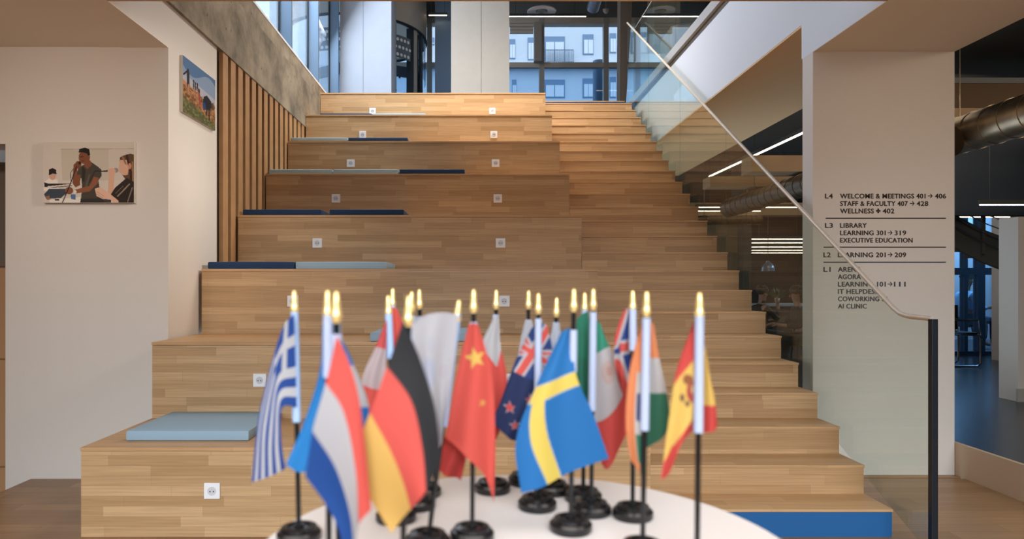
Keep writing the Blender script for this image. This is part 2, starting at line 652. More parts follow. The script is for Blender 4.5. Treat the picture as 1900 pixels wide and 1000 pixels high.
# ------------------------------------------------------------------ stair
stair = thing('staircase', 'oak staircase with a blue bottom riser beside the glass balustrade', 'staircase', (0, D1, 0))
for n in range(1, 26):
    y0, z1 = dfront(n) - D1, ztop(n)
    if n == 25:
        y0 = 10.58 - D1
    y1 = y0 + GO + 0.03
    z0 = 0 if n == 1 else ztop(n - 1) - 0.02
    if n == 24:
        y1 = 10.60 - D1
    st = bpy.data.objects.new('stair_step', None); C.objects.link(st); st.parent = stair
    bm = bmesh.new(); box(bm, XT + 0.003, XR, y0, y0 + 0.02, z0, z1 - 0.016)
    if n < 25:
        box(bm, XR - 0.03, XR, y0 + 0.02, y1, max(0, z0 - 0.35), z1 - 0.016)
    r = obj('riser', bm, BLUE if n == 1 else (NAVYR if n == 25 else OAKS), st)
    if n == 1:
        r['label'] = 'blue painted riser'
    if n == 25:
        r['label'] = 'navy painted riser'
    bm = bmesh.new(); box(bm, XT + 0.003, XR + 0.004, y0 - 0.006, y1, z1 - 0.015, z1, bev=0.002)
    obj('tread', bm, OAKT, st)

# ------------------------------------------------------------------ glass balustrade of the stair
XG = 2.335
bal = thing('glass_balustrade', 'frameless glass balustrade with sloping steel handrail climbing beside the stair', 'balustrade', (XG, 3.5, 0))


def railz(d):
    return 1.222 + (d - 3.78) * (RISE / GO)


cuts = [3.505, 3.78, 4.96, 6.40, 7.85, 9.30, 10.60]
pans = [(3.505, 4.955), (4.96, 6.396), (6.402, 7.846), (7.852, 9.296), (9.302, 10.60)]
for a, b in pans:
    lo = lambda d: max(-0.02, ztop(1) + (d - D1) * RISE / GO - 0.30)
    if a < 3.6:
        poly = [(a, 0.0), (b, lo(b)), (b, railz(b)), (3.78, railz(3.78)), (a, 1.205)]
    else:
        poly = [(a, lo(a)), (b, lo(b)), (b, railz(b)), (a, railz(a))]
    bm = bmesh.new(); prism(bm, [(p[0] - 3.5, p[1]) for p in poly], 'x', -0.006, 0.006)
    obj('glass_panel', bm, CLEAR, bal)
bm = bmesh.new()
pts = [(0, 0.0, 1.213), (0, 0.20, 1.218), (0, 0.27, 1.230), (0, 0.33, railz(3.83) + 0.006), (0, 7.10, railz(10.60) + 0.006)]
for p, q in zip(pts, pts[1:]):
    path(bm, [p, q], 0.0135, 10)
obj('handrail', bm, STEEL, bal, True)
bm = bmesh.new(); box(bm, -0.016, 0.016, -0.02, 0.012, 0.0, 1.213, bev=0.003)
obj('end_post', bm, DARKM, bal)

# upper balcony glass
bal2 = thing('balcony_balustrade', 'clear glass balustrade on the white fascia of the upper floor', 'balustrade', (2.475, 4.3, 4.33))
for a, b in [(0.0, 2.1), (2.11, 4.2), (4.21, 6.35)]:
    bm = bmesh.new(); box(bm, -0.006, 0.006, a, b, 0.0, 1.06)
    obj('glass_panel', bm, CLEAR, bal2)
bm = bmesh.new(); box(bm, -0.008, 0.008, 0.0, 6.35, 1.06, 1.072)
obj('top_edge', bm, GREYF, bal2)

# ------------------------------------------------------------------ hall: columns and windows
def colbox(name, px0, px1, d, dep, z0, z1, m, seams=(), parent=None):
    bm = bmesh.new()
    x0, x1 = (px0 - VX) * d / F, (px1 - VX) * d / F
    xs = [x0] + [(s - VX) * d / F for s in seams] + [x1]
    for a, b in zip(xs, xs[1:]):
        g = 0.004
        box(bm, a + (g if a != x0 else 0), b - (g if b != x1 else 0), d, d + 0.02, z0, z1)
    box(bm, x0 + 0.002, x1 - 0.002, d + 0.012, d + dep, z0, z1)
    return struct(name, bm, m, parent)


colbox('wall_column_pale', 631, 726, 12.0, 0.8, UP, 8.0, PALE, (674,))
colbox('wall_column_cream', 837, 945, 11.6, 0.7, UP, 8.0, CREAM, (893,))
colbox('wall_column_grey', 807, 845, 14.0, 0.5, UP, 8.0, FRAMEB)
colbox('wall_column_tan', 1214, 1262, 14.0, 0.6, UP + 2.1, 8.0, mat('tan_panel', (196, 174, 146), 0.7))

# left curtain wall
XW = XL - 0.37
win1 = bpy.data.objects.new('window_1', None); C.objects.link(win1); win1['kind'] = 'structure'
for d in (4.4, 5.9, 7.36, 8.84, 10.34, 11.83, 13.3, 14.7):
    bm = bmesh.new(); box(bm, XW, XW + 0.145, d, d + 0.06, 4.26, 8.0)
    obj('window_frame', bm, FRAMEB, win1)
    bm = bmesh.new(); box(bm, XW - 0.02, XW - 0.001, d - 0.03, d + 0.09, 4.26, 8.0)
    obj('window_gasket', bm, GASK, win1)
ds = [4.4, 5.9, 7.36, 8.84, 10.34, 11.83, 13.3, 14.7]
for a, b in zip(ds, ds[1:]):
    bm = bmesh.new(); box(bm, XW - 0.016, XW - 0.006, a + 0.09, b - 0.03, 4.26, 8.0)
    obj('window_pane', bm, PANE, win1)

# far facade
DF = 15.0
win2 = bpy.data.objects.new('window_2', None); C.objects.link(win2); win2['kind'] = 'structure'
zt = EYE + (VY - 121) * DF / F
zh = EYE + (VY - 44) * DF / F
xm = [-2.6, (797 - VX) * DF / F, (1005 - VX) * DF / F, (1124 - VX) * DF / F, (1182 - VX) * DF / F, (1290 - VX) * DF / F, 6.2, 8.0]
for x in xm[1:-1]:
    bm = bmesh.new(); box(bm, x - 0.055, x + 0.055, DF - 0.06, DF + 0.1, UP, zh + 0.1)
    obj('mullion', bm, mat('taupe_frame', (186, 182, 174), 0.5), win2)
TRN = mat('champagne_frame', (214, 202, 186), 0.45)
for a, b in zip(xm, xm[1:]):
    bm = bmesh.new(); box(bm, a + 0.055, b - 0.055, DF - 0.05, DF + 0.08, zt - 0.06, zt + 0.05)
    obj('transom', bm, TRN, win2)
    bm = bmesh.new(); box(bm, a + 0.055, b - 0.055, DF, DF + 0.012, zt + 0.05, zh)
    obj('window_pane', bm, PANE, win2)
    bm = bmesh.new(); box(bm, a + 0.055, b - 0.055, DF, DF + 0.012, UP, zt - 0.06)
    obj('window_pane', bm, BLUEPANE, win2)
bm = bmesh.new()
box(bm, -2.6, 8.0, DF - 0.04, DF + 0.2, zh, zh + 0.12)
obj('head_frame', bm, TRN, win2)
bm = bmesh.new(); box(bm, -2.6, 8.0, DF + 0.0, DF + 0.2, zh + 0.12, 8.0)
struct('wall_spandrel', bm, mat('dark_spandrel', (112, 116, 116), 0.6))
bm = bmesh.new(); box(bm, (990 - VX) * 14.9 / F, (1004 - VX) * 14.9 / F, 14.72, 14.9, EYE + (VY - 115) * 14.8 / F, EYE + (VY - 43) * 14.8 / F, bev=0.01)
tag(obj('wall_panel', bm, CREAM), 'narrow upright cream panel fixed before the far window, below the round ceiling diffuser', 'panel')
bm = bmesh.new()
for k in range(4):
    box(bm, (946 - VX) * 14.85 / F, (989 - VX) * 14.85 / F, 14.78, 14.86, zh - 0.28 + 0.07 * k, zh - 0.23 + 0.07 * k)
tag(obj('louvre_blind', bm, TRN), 'drawn-up grey louvre blind at the window head beside the cream column', 'blind')

# leaning dark pier at the head of the stair
bm = bmesh.new()
a, b, c_, e = W(1150, 181, 11), W(1161, 181, 11), W(1188, -60, 11), W(1153, -60, 11)
prism(bm, [(a.x, UP - 0.0), (b.x, UP), (c_.x, 7.99), (e.x, 7.99)], 'y', 11.0, 11.25)
struct('wall_leaning_pier', bm, DBROWN)

# ------------------------------------------------------------------ street building seen through the hall
bld = thing('building', 'pale apartment building across the street seen through the hall windows', 'building', (6, 30, 0))
DB = 30.0
bx = lambda p: (p - VX) * DB / F - 6
bz = lambda p: EYE + (VY - p) * DB / F
bm = bmesh.new(); box(bm, bx(500), bx(1500), 0.0, 6, 0, 22)
obj('facade_wall', bm, mat('pale_render', (222, 226, 232), 0.8), bld)
DKW = mat('window_reveal', (128, 150, 176), 0.5)
for (x0, x1, y0, y1) in [(945, 956, 73, 110), (979, 991, 70, 112), (1008, 1048, 68, 118), (1081, 1101, 64, 102), (1131, 1143, 62, 99), (812, 822, 70, 100),
                         (1008, 1048, 148, 182), (1081, 1101, 146, 182), (1131, 1143, 143, 182), (950, 958, 148, 182), (800, 806, 70, 84), (1170, 1200, 60, 100), (1250, 1280, 60, 100)]:
    bm = bmesh.new(); box(bm, bx(x0), bx(x1), -0.03, 0.04, bz(y1), bz(y0))
    f_ = obj('window_opening', bm, DKW, bld)
    bm = bmesh.new(); w_ = bx(x1) - bx(x0)
    box(bm, bx(x0) + w_ * 0.12, bx(x0) + w_ * 0.5, -0.06, -0.031, bz(y1) + 0.05, bz(y0) - 0.25)
    box(bm, bx(x0) + w_ * 0.54, bx(x1) - w_ * 0.05, -0.06, -0.031, bz(y1) + 0.05, bz(y0) - 0.25)
    obj('curtain', bm, mat('white_curtain', (238, 240, 244), 0.8), f_)
bm = bmesh.new()
for k in range(24):
    x = bx(1006) + (bx(1062) - bx(1006)) * k / 23
    box(bm, x, x + 0.02, -0.35, -0.33, bz(120), bz(98))
box(bm, bx(1006), bx(1062), -0.36, -0.32, bz(98), bz(97))
box(bm, bx(1006), bx(1062), -0.36, 0.0, bz(121), bz(119))
obj('balcony_railing', bm, FRAMEB, bld)
bm = bmesh.new(); box(bm, bx(500), bx(1500), -0.4, 0.0, bz(131), bz(126))
obj('string_course', bm, mat('pale_course', (196, 206, 220), 0.8), bld)
bm = bmesh.new(); tube(bm, (3.04, 17.0, 0), (3.04, 17.0, 6.95), 0.155, n=24)
tag(obj('street_column', bm, FRAMEB, None, True), 'round blue-grey column standing outside the hall window', 'column')
bm = bmesh.new(); box(bm, -60, 60, 15.3, 90, -0.2, -0.02); box(bm, -60, -8.2, -20, 15.3, -0.2, -0.02)
struct('floor_street', bm, mat('asphalt', (120, 124, 130), 0.9))
bld2 = thing('building', 'tall pale neighbouring building beyond the left window wall', 'building', (-16, 16, 0))
bm = bmesh.new(); box(bm, -5, 0, -6, 11, 0, 7.2)
obj('facade_wall', bm, mat('pale_render', (222, 226, 232), 0.8), bld2)
for k in range(5):
    bm = bmesh.new(); box(bm, -0.02, 0.03, -5 + 3 * k, -3.6 + 3 * k, 4.2, 6.2)
    obj('window_opening', bm, DKW, bld2)

# ------------------------------------------------------------------ revolving door
rd = thing('revolving_door', 'curved glass revolving entrance door with a cream drum top', 'revolving door', (-2.46, 14.0 - 0.2, UP))
R = 1.44


def arc(bm, r0, r1, a0, a1, z0, z1, n=28):
    prev = None
    first = None
    for k in range(n + 1):
        t = a0 + (a1 - a0) * k / n
        cur = [bm.verts.new((r * math.cos(t), r * math.sin(t), z)) for r, z in ((r0, z0), (r1, z0), (r1, z1), (r0, z1))]
        if prev:
            for i in range(4):
                j = (i + 1) % 4
                bm.faces.new((prev[i], prev[j], cur[j], cur[i]))
        else:
            first = cur
        prev = cur
    if abs(a1 - a0) < 2 * PI - 0.01:
        bm.faces.new(first); bm.faces.new(prev[::-1])


ZF = 6.32 - UP
bm = bmesh.new(); arc(bm, R - 0.12, R, -PI, 0.35 * PI, ZF, 3.4, 48); obj('drum_fascia', bm, CREAM, rd, True)
bm = bmesh.new(); arc(bm, R - 0.03, R + 0.008, -PI, 0.35 * PI, ZF - 0.035, ZF, 48); obj('drum_ring', bm, GASK, rd, True)
bm = bmesh.new(); arc(bm, R - 0.03, R - 0.018, -PI * 0.9, -0.175 * PI, 0.02, ZF - 0.035, 30); obj('curved_glass', bm, DOORG, rd, True)
bm = bmesh.new(); arc(bm, R - 0.03, R - 0.018, -0.12 * PI, 0.1 * PI, 1.25, ZF - 0.035, 12); obj('curved_glass', bm, DOORG, rd, True)
for t, m_ in ((-0.175 * PI, GASK), (-0.145 * PI, CREAM), (-0.085 * PI, DARKM)):
    bm = bmesh.new(); box(bm, -0.05, 0.05, -0.045, 0.045, 0.0, ZF - 0.035)
    bmesh.ops.rotate(bm, verts=bm.verts, cent=(0, 0, 0), matrix=Matrix.Rotation(t, 3, 'Z'))
    bmesh.ops.translate(bm, verts=bm.verts, vec=((R - 0.06) * math.cos(t), (R - 0.06) * math.sin(t), 0))
    obj('door_post', bm, m_, rd)
for q in range(3):
    t = 0.15 * PI + q * 2 * PI / 3
    bm = bmesh.new(); box(bm, 0.04, R - 0.12, -0.006, 0.006, 0.02, ZF - 0.1)
    bmesh.ops.rotate(bm, verts=bm.verts, cent=(0, 0, 0), matrix=Matrix.Rotation(t, 3, 'Z'))
    wg = obj('door_wing', bm, DOORG, rd)
    bm = bmesh.new(); box(bm, 0.04, R - 0.12, -0.02, 0.02, 1.5, 1.72)
    bmesh.ops.rotate(bm, verts=bm.verts, cent=(0, 0, 0), matrix=Matrix.Rotation(t, 3, 'Z'))
    obj('wing_rail', bm, mat('rail_grey', (110, 122, 134), 0.4, 0.3), wg)
# dotted band on the curved glass
bm = bmesh.new()
for row in range(3):
    for k in range(22):
        t = -0.62 * PI + k * 0.02 * PI + (0.01 * PI if row % 2 else 0)
        p = Vector(((R - 0.012) * math.cos(t), (R - 0.012) * math.sin(t), 1.48 + row * 0.14))
        nrm = Vector((math.cos(t), math.sin(t), 0))
        tube(bm, p, p + nrm * 0.004, 0.03, n=12)
obj('dot_decals', bm, WHITEP, rd)
bm = bmesh.new()
arc(bm, R - 0.016, R - 0.011, -0.64 * PI, -0.175 * PI, 1.42, 1.84, 24)
obj('dark_band', bm, mat('smoked_band', (96, 110, 124), 0.4), rd)
bm = bmesh.new()
for k, (tt, zz) in enumerate([(-.30, .6), (-.27, .8), (-.33, .95), (-.24, .45), (-.36, .5), (-.22, .7), (-.29, 1.1), (-.25, 1.05), (-.35, .75)]):
    t = tt * PI
    p = Vector(((R - 0.012) * math.cos(t), (R - 0.012) * math.sin(t), zz))
    tube(bm, p, p + Vector((math.cos(t), math.sin(t), 0)) * 0.004, 0.022, n=10)
obj('round_decals', bm, DARKM, rd)


# ------------------------------------------------------------------ lights that are seen
def strip(p, q, label, m=LED, w=0.04, group=None, up=3.75):
    """a long lamp: dark housing with a lit diffuser below"""
    p, q = Vector(p), Vector(q)
    mid = (p + q) / 2
    v = q - p
    L_ = v.length
    t = thing('linear_lamp', label, 'lamp', mid, math.atan2(v.y, v.x), group)
    bm = bmesh.new(); box(bm, -L_ / 2, L_ / 2, -w / 2, w / 2, 0.0, 0.05, bev=0.004); obj('housing', bm, CHAR, t)
    bm = bmesh.new(); box(bm, -L_ / 2 + 0.01, L_ / 2 - 0.01, -w / 2 + 0.006, w / 2 - 0.006, -0.012, 0.0); obj('diffuser', bm, m, t)
    for s_ in (-0.36, 0.36):
        bm = bmesh.new(); tube(bm, (L_ * s_, 0, 0.05), (L_ * s_, 0, up - mid.z), 0.004, n=6); obj('suspension_wire', bm, CHAR, t)
    return t


a, b = W(935, 30, 13.6), W(1088, 30, 13.6)
strip(a, b, 'long lit ceiling lamp running left of the round diffuser in the upper hall', w=0.03, up=8.0)
a, b = W(795, 28, 13.8), W(830, 28, 13.8)
strip(a, b, 'short lit ceiling lamp between the revolving door and the grey column', w=0.03, up=8.0)
a, b = W(1190, 30, 12.6), W(1330, 30, 12.6)
strip(a, b, 'lit ceiling lamp over the balcony, right of the leaning dark pier', w=0.03, up=8.0)

a, b = W(1488, 247, 8.2), W(1317, 320, 11.45)
strip((3.896, 7.6, a.z), (3.896, 11.45, a.z), 'bright ceiling lamp running into the depth left of the white pier', LED, 0.045)
a, b = W(1290, 384, 12.0), W(1480, 384, 12.0)
strip(a, b, 'longer of two lit lamps crossing the ceiling behind the stair glass', LED, 0.026)
a, b = W(1290, 391, 12.5), W(1412, 391, 12.5)
strip(a, b, 'shorter of two lit lamps crossing the ceiling behind the stair glass', LED, 0.022)
for k, (y, d) in enumerate([(443, 13.6), (450, 14.8), (458, 16.4), (464, 18.2), (469, 19.8)]):
    a, b = W(1394, y, d), W(1492, y, d)
    strip(a, b, '%s of five stacked lit lamp lines above the dim side room' % ['topmost', 'second from top', 'middle one', 'second from bottom', 'lowest'][k], LED, 0.024, 'lamp lines in the side room')
a, b = W(1816, 379, 8.0), W(1960, 379, 8.0)
strip(a, b, 'cool white lamp under the dark beam right of the pier', LEDC, 0.022)
a, b = W(1760, 402, 9.0), W(1875, 402, 9.0)
strip(a, b, 'lit lamp line above the curved dark stair', LED, 0.02)
a, b = W(1740, 413, 9.6), W(1786, 413, 9.6)
strip(a, b, 'short lamp line just right of the pier edge', LED, 0.018)

# round ceiling diffuser
dfu = thing('ceiling_diffuser', 'round white air diffuser hanging below the upper hall ceiling', 'air diffuser', W(1005, 22, 13.6))
bm = bmesh.new(); lathe(bm, [(0.0, 0.0), (0.08, 0.0), (0.085, 0.015), (0.07, 0.03), (0.0, 0.03)], 32); obj('centre_disc', bm, GREYF, dfu, True)
bm = bmesh.new(); lathe(bm, [(0.12, 0.012), (0.28, 0.0), (0.29, 0.012), (0.27, 0.03), (0.13, 0.05), (0.12, 0.012)], 40); obj('outer_ring', bm, WHITEP, dfu, True)
bm = bmesh.new()
p = W(1100, 16, 13.8); q = W(1114, -30, 13.2)
tube(bm, p, q, 0.125, n=24)
for k in range(9):
    c0 = p.lerp(q, (k + 0.3) / 9)
    tube(bm, c0, c0 + (q - p).normalized() * 0.012, 0.129, n=24)
tag(obj('air_duct', bm, mat('hall_duct', (190, 200, 214), 0.35, 0.6), None, True), 'short ribbed silver duct beside the detector at the hall ceiling', 'air duct')
det = thing('smoke_detector', 'small white smoke detector by the far window mullion', 'detector', W(1124, 20, 14.0))
bm = bmesh.new(); lathe(bm, [(0.0, -0.05), (0.03, -0.05), (0.06, 0.0), (0.06, 0.03), (0.0, 0.03)], 20); obj('head', bm, WHITEP, det, True)
bm = bmesh.new(); tube(bm, (0, 0, 0.03), (0, 0, 8.0 - W(1124, 20, 14.0).z), 0.01); obj('stem', bm, GREYF, det)
# hall ceiling: dark services
for k, (y, z) in enumerate([(11.2, 7.3), (12.9, 7.5), (13.2, 7.6)]):
    bm = bmesh.new(); box(bm, -0.9, 7.8, y, y + 0.2, z, z + 0.06); box(bm, -0.9, 7.8, y, y + 0.012, z + 0.06, z + 0.1)
    tag(obj('cable_tray', bm, mat('tray_grey', (70, 76, 78), 0.5, 0.4)), 'dark cable tray crossing the upper hall ceiling, %s' % ['nearest of three', 'middle of three', 'closest to the window'][k], 'cable tray', 'cable trays of the hall ceiling')
# rounded cupboard seen over the balcony
bm = bmesh.new()
a, b = W(1246, 96, 9.7), W(1305, 42, 9.7)
box(bm, a.x, b.x + 0.2, 9.7, 10.4, UP, b.z, bev=0.09)
tag(obj('rounded_cabinet', bm, mat('cabinet_taupe', (132, 116, 98), 0.4)), 'tall taupe cabinet with rounded top on the balcony behind the glass', 'cabinet')

# ------------------------------------------------------------------ side room ceiling: beams and ducts
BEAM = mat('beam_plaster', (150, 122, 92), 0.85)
for k, (d, y0, y1) in enumerate([(9.0, 288, 318), (10.6, 327, 346), (12.6, 376, 399)]):
    bm = bmesh.new()
    box(bm, 3.62 if k < 2 else 2.9, 11, d, d + 0.35, EYE + (VY - y1) * d / F, EYE + (VY - y0) * d / F)
    struct('trim_%d' % (10 + k), bm, BEAM)
bm = bmesh.new()
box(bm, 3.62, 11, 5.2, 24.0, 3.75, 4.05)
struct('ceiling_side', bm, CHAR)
# panel right of the pier
d = 7.0
bm = bmesh.new(); box(bm, 3.62, 8, d, d + 0.3, EYE + (VY - 225) * d / F, EYE + (VY - 155) * d / F)
struct('trim_13', bm, BEAM)
bm = bmesh.new(); box(bm, 3.62, 8, d - 0.02, d + 0.3, EYE + (VY - 155) * d / F, EYE + (VY - 145) * d / F)
struct('trim_14', bm, GREYF)


def duct(p, q, r, label, m=GALV, step=0.22):
    p, q = Vector(p), Vector(q)
    bm = bmesh.new()
    tube(bm, p, q, r, n=28)
    L_ = (q - p).length
    u = (q - p).normalized()
    k = 0.1
    while k < L_:
        tube(bm, p + u * k, p + u * (k + 0.012), r + 0.006, n=28)
        k += step
    for e in (0.2, 0.8):
        c0 = p.lerp(q, e)
        tube(bm, c0, (c0.x, c0.y, 3.748), 0.006, n=6)
    return tag(obj('air_duct', bm, m, None, True), label, 'air duct')


p = W(1778, 252, 6.5)
duct((p.x, 4.6, p.z), (p.x, 6.95, p.z), 0.17, 'large shiny ribbed duct right of the white pier')
p = W(1487, 345, 9.0)
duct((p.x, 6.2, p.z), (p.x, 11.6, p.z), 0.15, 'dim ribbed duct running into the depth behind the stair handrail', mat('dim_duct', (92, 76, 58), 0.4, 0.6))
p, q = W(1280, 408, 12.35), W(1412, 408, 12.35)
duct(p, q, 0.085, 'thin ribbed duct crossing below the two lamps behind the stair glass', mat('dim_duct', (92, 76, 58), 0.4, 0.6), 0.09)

# side room walls behind the stair glass
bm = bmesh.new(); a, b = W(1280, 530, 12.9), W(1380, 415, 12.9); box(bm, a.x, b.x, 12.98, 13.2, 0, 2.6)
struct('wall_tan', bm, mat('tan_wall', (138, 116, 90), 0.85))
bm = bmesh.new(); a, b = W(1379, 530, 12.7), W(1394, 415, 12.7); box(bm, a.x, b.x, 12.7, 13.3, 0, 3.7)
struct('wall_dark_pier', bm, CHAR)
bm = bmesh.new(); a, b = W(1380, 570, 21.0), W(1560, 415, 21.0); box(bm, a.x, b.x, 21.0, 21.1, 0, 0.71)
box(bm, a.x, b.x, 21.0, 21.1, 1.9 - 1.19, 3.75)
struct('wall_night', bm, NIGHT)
# shelf wall with worktop
sh = thing('wall_shelf', 'long pale shelf on the back wall of the dim side room', 'shelf', (W(1394, 560, 19).x, 18.9, 0))
bm = bmesh.new(); box(bm, -0.2, 2.4, 0.0, 0.35, 0.62, 0.68); obj('shelf_board', bm, mat('shelf_wood', (138, 122, 100), 0.6), sh)
bm = bmesh.new(); box(bm, -0.2, 2.4, 0.30, 0.35, 0.0, 0.62); obj('shelf_back', bm, mat('shelf_wood', (138, 122, 100), 0.6), sh)
ct = thing('work_counter', 'grey counter with a potted plant in the dim side room', 'counter', (W(1440, 560, 14.6).x, 14.4, 0))
bm = bmesh.new(); box(bm, -0.45, 1.0, 0.0, 0.6, 0.93, 0.98, bev=0.006); obj('counter_top', bm, mat('counter_grey', (150, 156, 154), 0.5), ct)
for x in (-0.4, 0.95):
    bm = bmesh.new(); box(bm, x - 0.03, x + 0.03, 0.05, 0.55, 0.0, 0.93); obj('counter_leg', bm, DARKM, ct)
pl = thing('potted_plant', 'small bushy plant in a white pot on the counter', 'plant', (W(1444, 560, 14.6).x, 14.65, 0.98))
bm = bmesh.new(); lathe(bm, [(0, 0), (0.04, 0), (0.055, 0.12), (0.045, 0.12), (0.045, 0.1), (0, 0.1)], 20); obj('pot', bm, WHITEP, pl, True)
bm = bmesh.new()
rr = random.Random(3)
for k in range(60):
    a = rr.random() * 2 * PI; e = 0.2 + rr.random() * 1.2
    dr = Vector((math.cos(a) * math.cos(e), math.sin(a) * math.cos(e), math.sin(e)))
    L_ = 0.12 + rr.random() * 0.2
    p0 = Vector((0, 0, 0.11)); p1 = p0 + dr * L_
    sd = dr.cross(Vector((0, 0, 1))).normalized() * 0.02
    mid = p0.lerp(p1, 0.65)
    v = [bm.verts.new(x) for x in (p0, mid + sd, p1 + Vector((0, 0, -0.02)), mid - sd)]
    bm.faces.new(v)
obj('foliage', bm, mat('leaf_green', (52, 84, 48), 0.6), pl)
# pendant lamp
pd = thing('pendant_lamp', 'glass bell pendant lamp hanging above the counter', 'lamp', W(1425, 503, 13.2))
bm = bmesh.new(); lathe(bm, [(0.125, 0.0), (0.12, 0.06), (0.09, 0.13), (0.035, 0.17), (0.03, 0.2), (0.026, 0.2), (0.03, 0.165), (0.085, 0.125), (0.115, 0.06), (0.12, 0.0), (0.125, 0.0)], 28)
obj('lamp_shade', bm, mat('smoked_shade', (120, 140, 160), 0.15, 0.3), pd, True)
bm = bmesh.new(); tube(bm, (0, 0, 0.2), (0, 0, 3.75 - W(1425, 503, 13.2).z), 0.006); obj('cord', bm, BLK, pd)
bm = bmesh.new(); ball(bm, (0.0, 0, 0.06), 0.035); obj('bulb', bm, emis('bulb_cool', (0.6, 0.75, 1.0), 2.5), pd, True)


# ------------------------------------------------------------------ chairs in the side room
def shell_chair(loc, rz, label, seatc):
    t = thing('shell_chair', label, 'chair', loc, rz)
    bm = bmesh.new()
    rows = [(-0.21, 0.455, 0.19), (-0.1, 0.445, 0.21), (0.08, 0.44, 0.215), (0.17, 0.46, 0.21), (0.215, 0.55, 0.205), (0.235, 0.68, 0.20), (0.245, 0.80, 0.165)]
    g = []
    for y, z, hw in rows:
        g.append([bm.verts.new((hw * s, y - (0.03 * abs(s) ** 2 if z > 0.5 else 0), z + (0.035 * abs(s) ** 2 if z < 0.5 else 0))) for s in (-1, -0.6, 0, 0.6, 1)])
    for a, b in zip(g, g[1:]):
        for k in range(4):
            bm.faces.new((a[k], a[k + 1], b[k + 1], b[k]))
    bmesh.ops.solidify(bm, geom=bm.faces[:], thickness=0.018)
    obj('seat_shell', bm, mat('shell_' + label.split()[0], seatc, 0.5), t, True)
    for sx in (-1, 1):
        for sy in (-1, 1):
            bm = bmesh.new(); tube(bm, (0.14 * sx, 0.12 * sy, 0.44), (0.21 * sx, 0.2 * sy, 0), 0.010)
            obj('leg', bm, DARKM, t)
    return t


shell_chair((W(1449, 640, 15.4).x - 0.05, 15.25 - 1.35, 0.0), PI, 'grey shell chair with thin legs tucked at the counter', (92, 98, 102))


# ------------------------------------------------------------------ people
SKIN = mat('skin', (150, 108, 84), 0.55)
HAIR = mat('dark_hair', (30, 25, 22), 0.7)


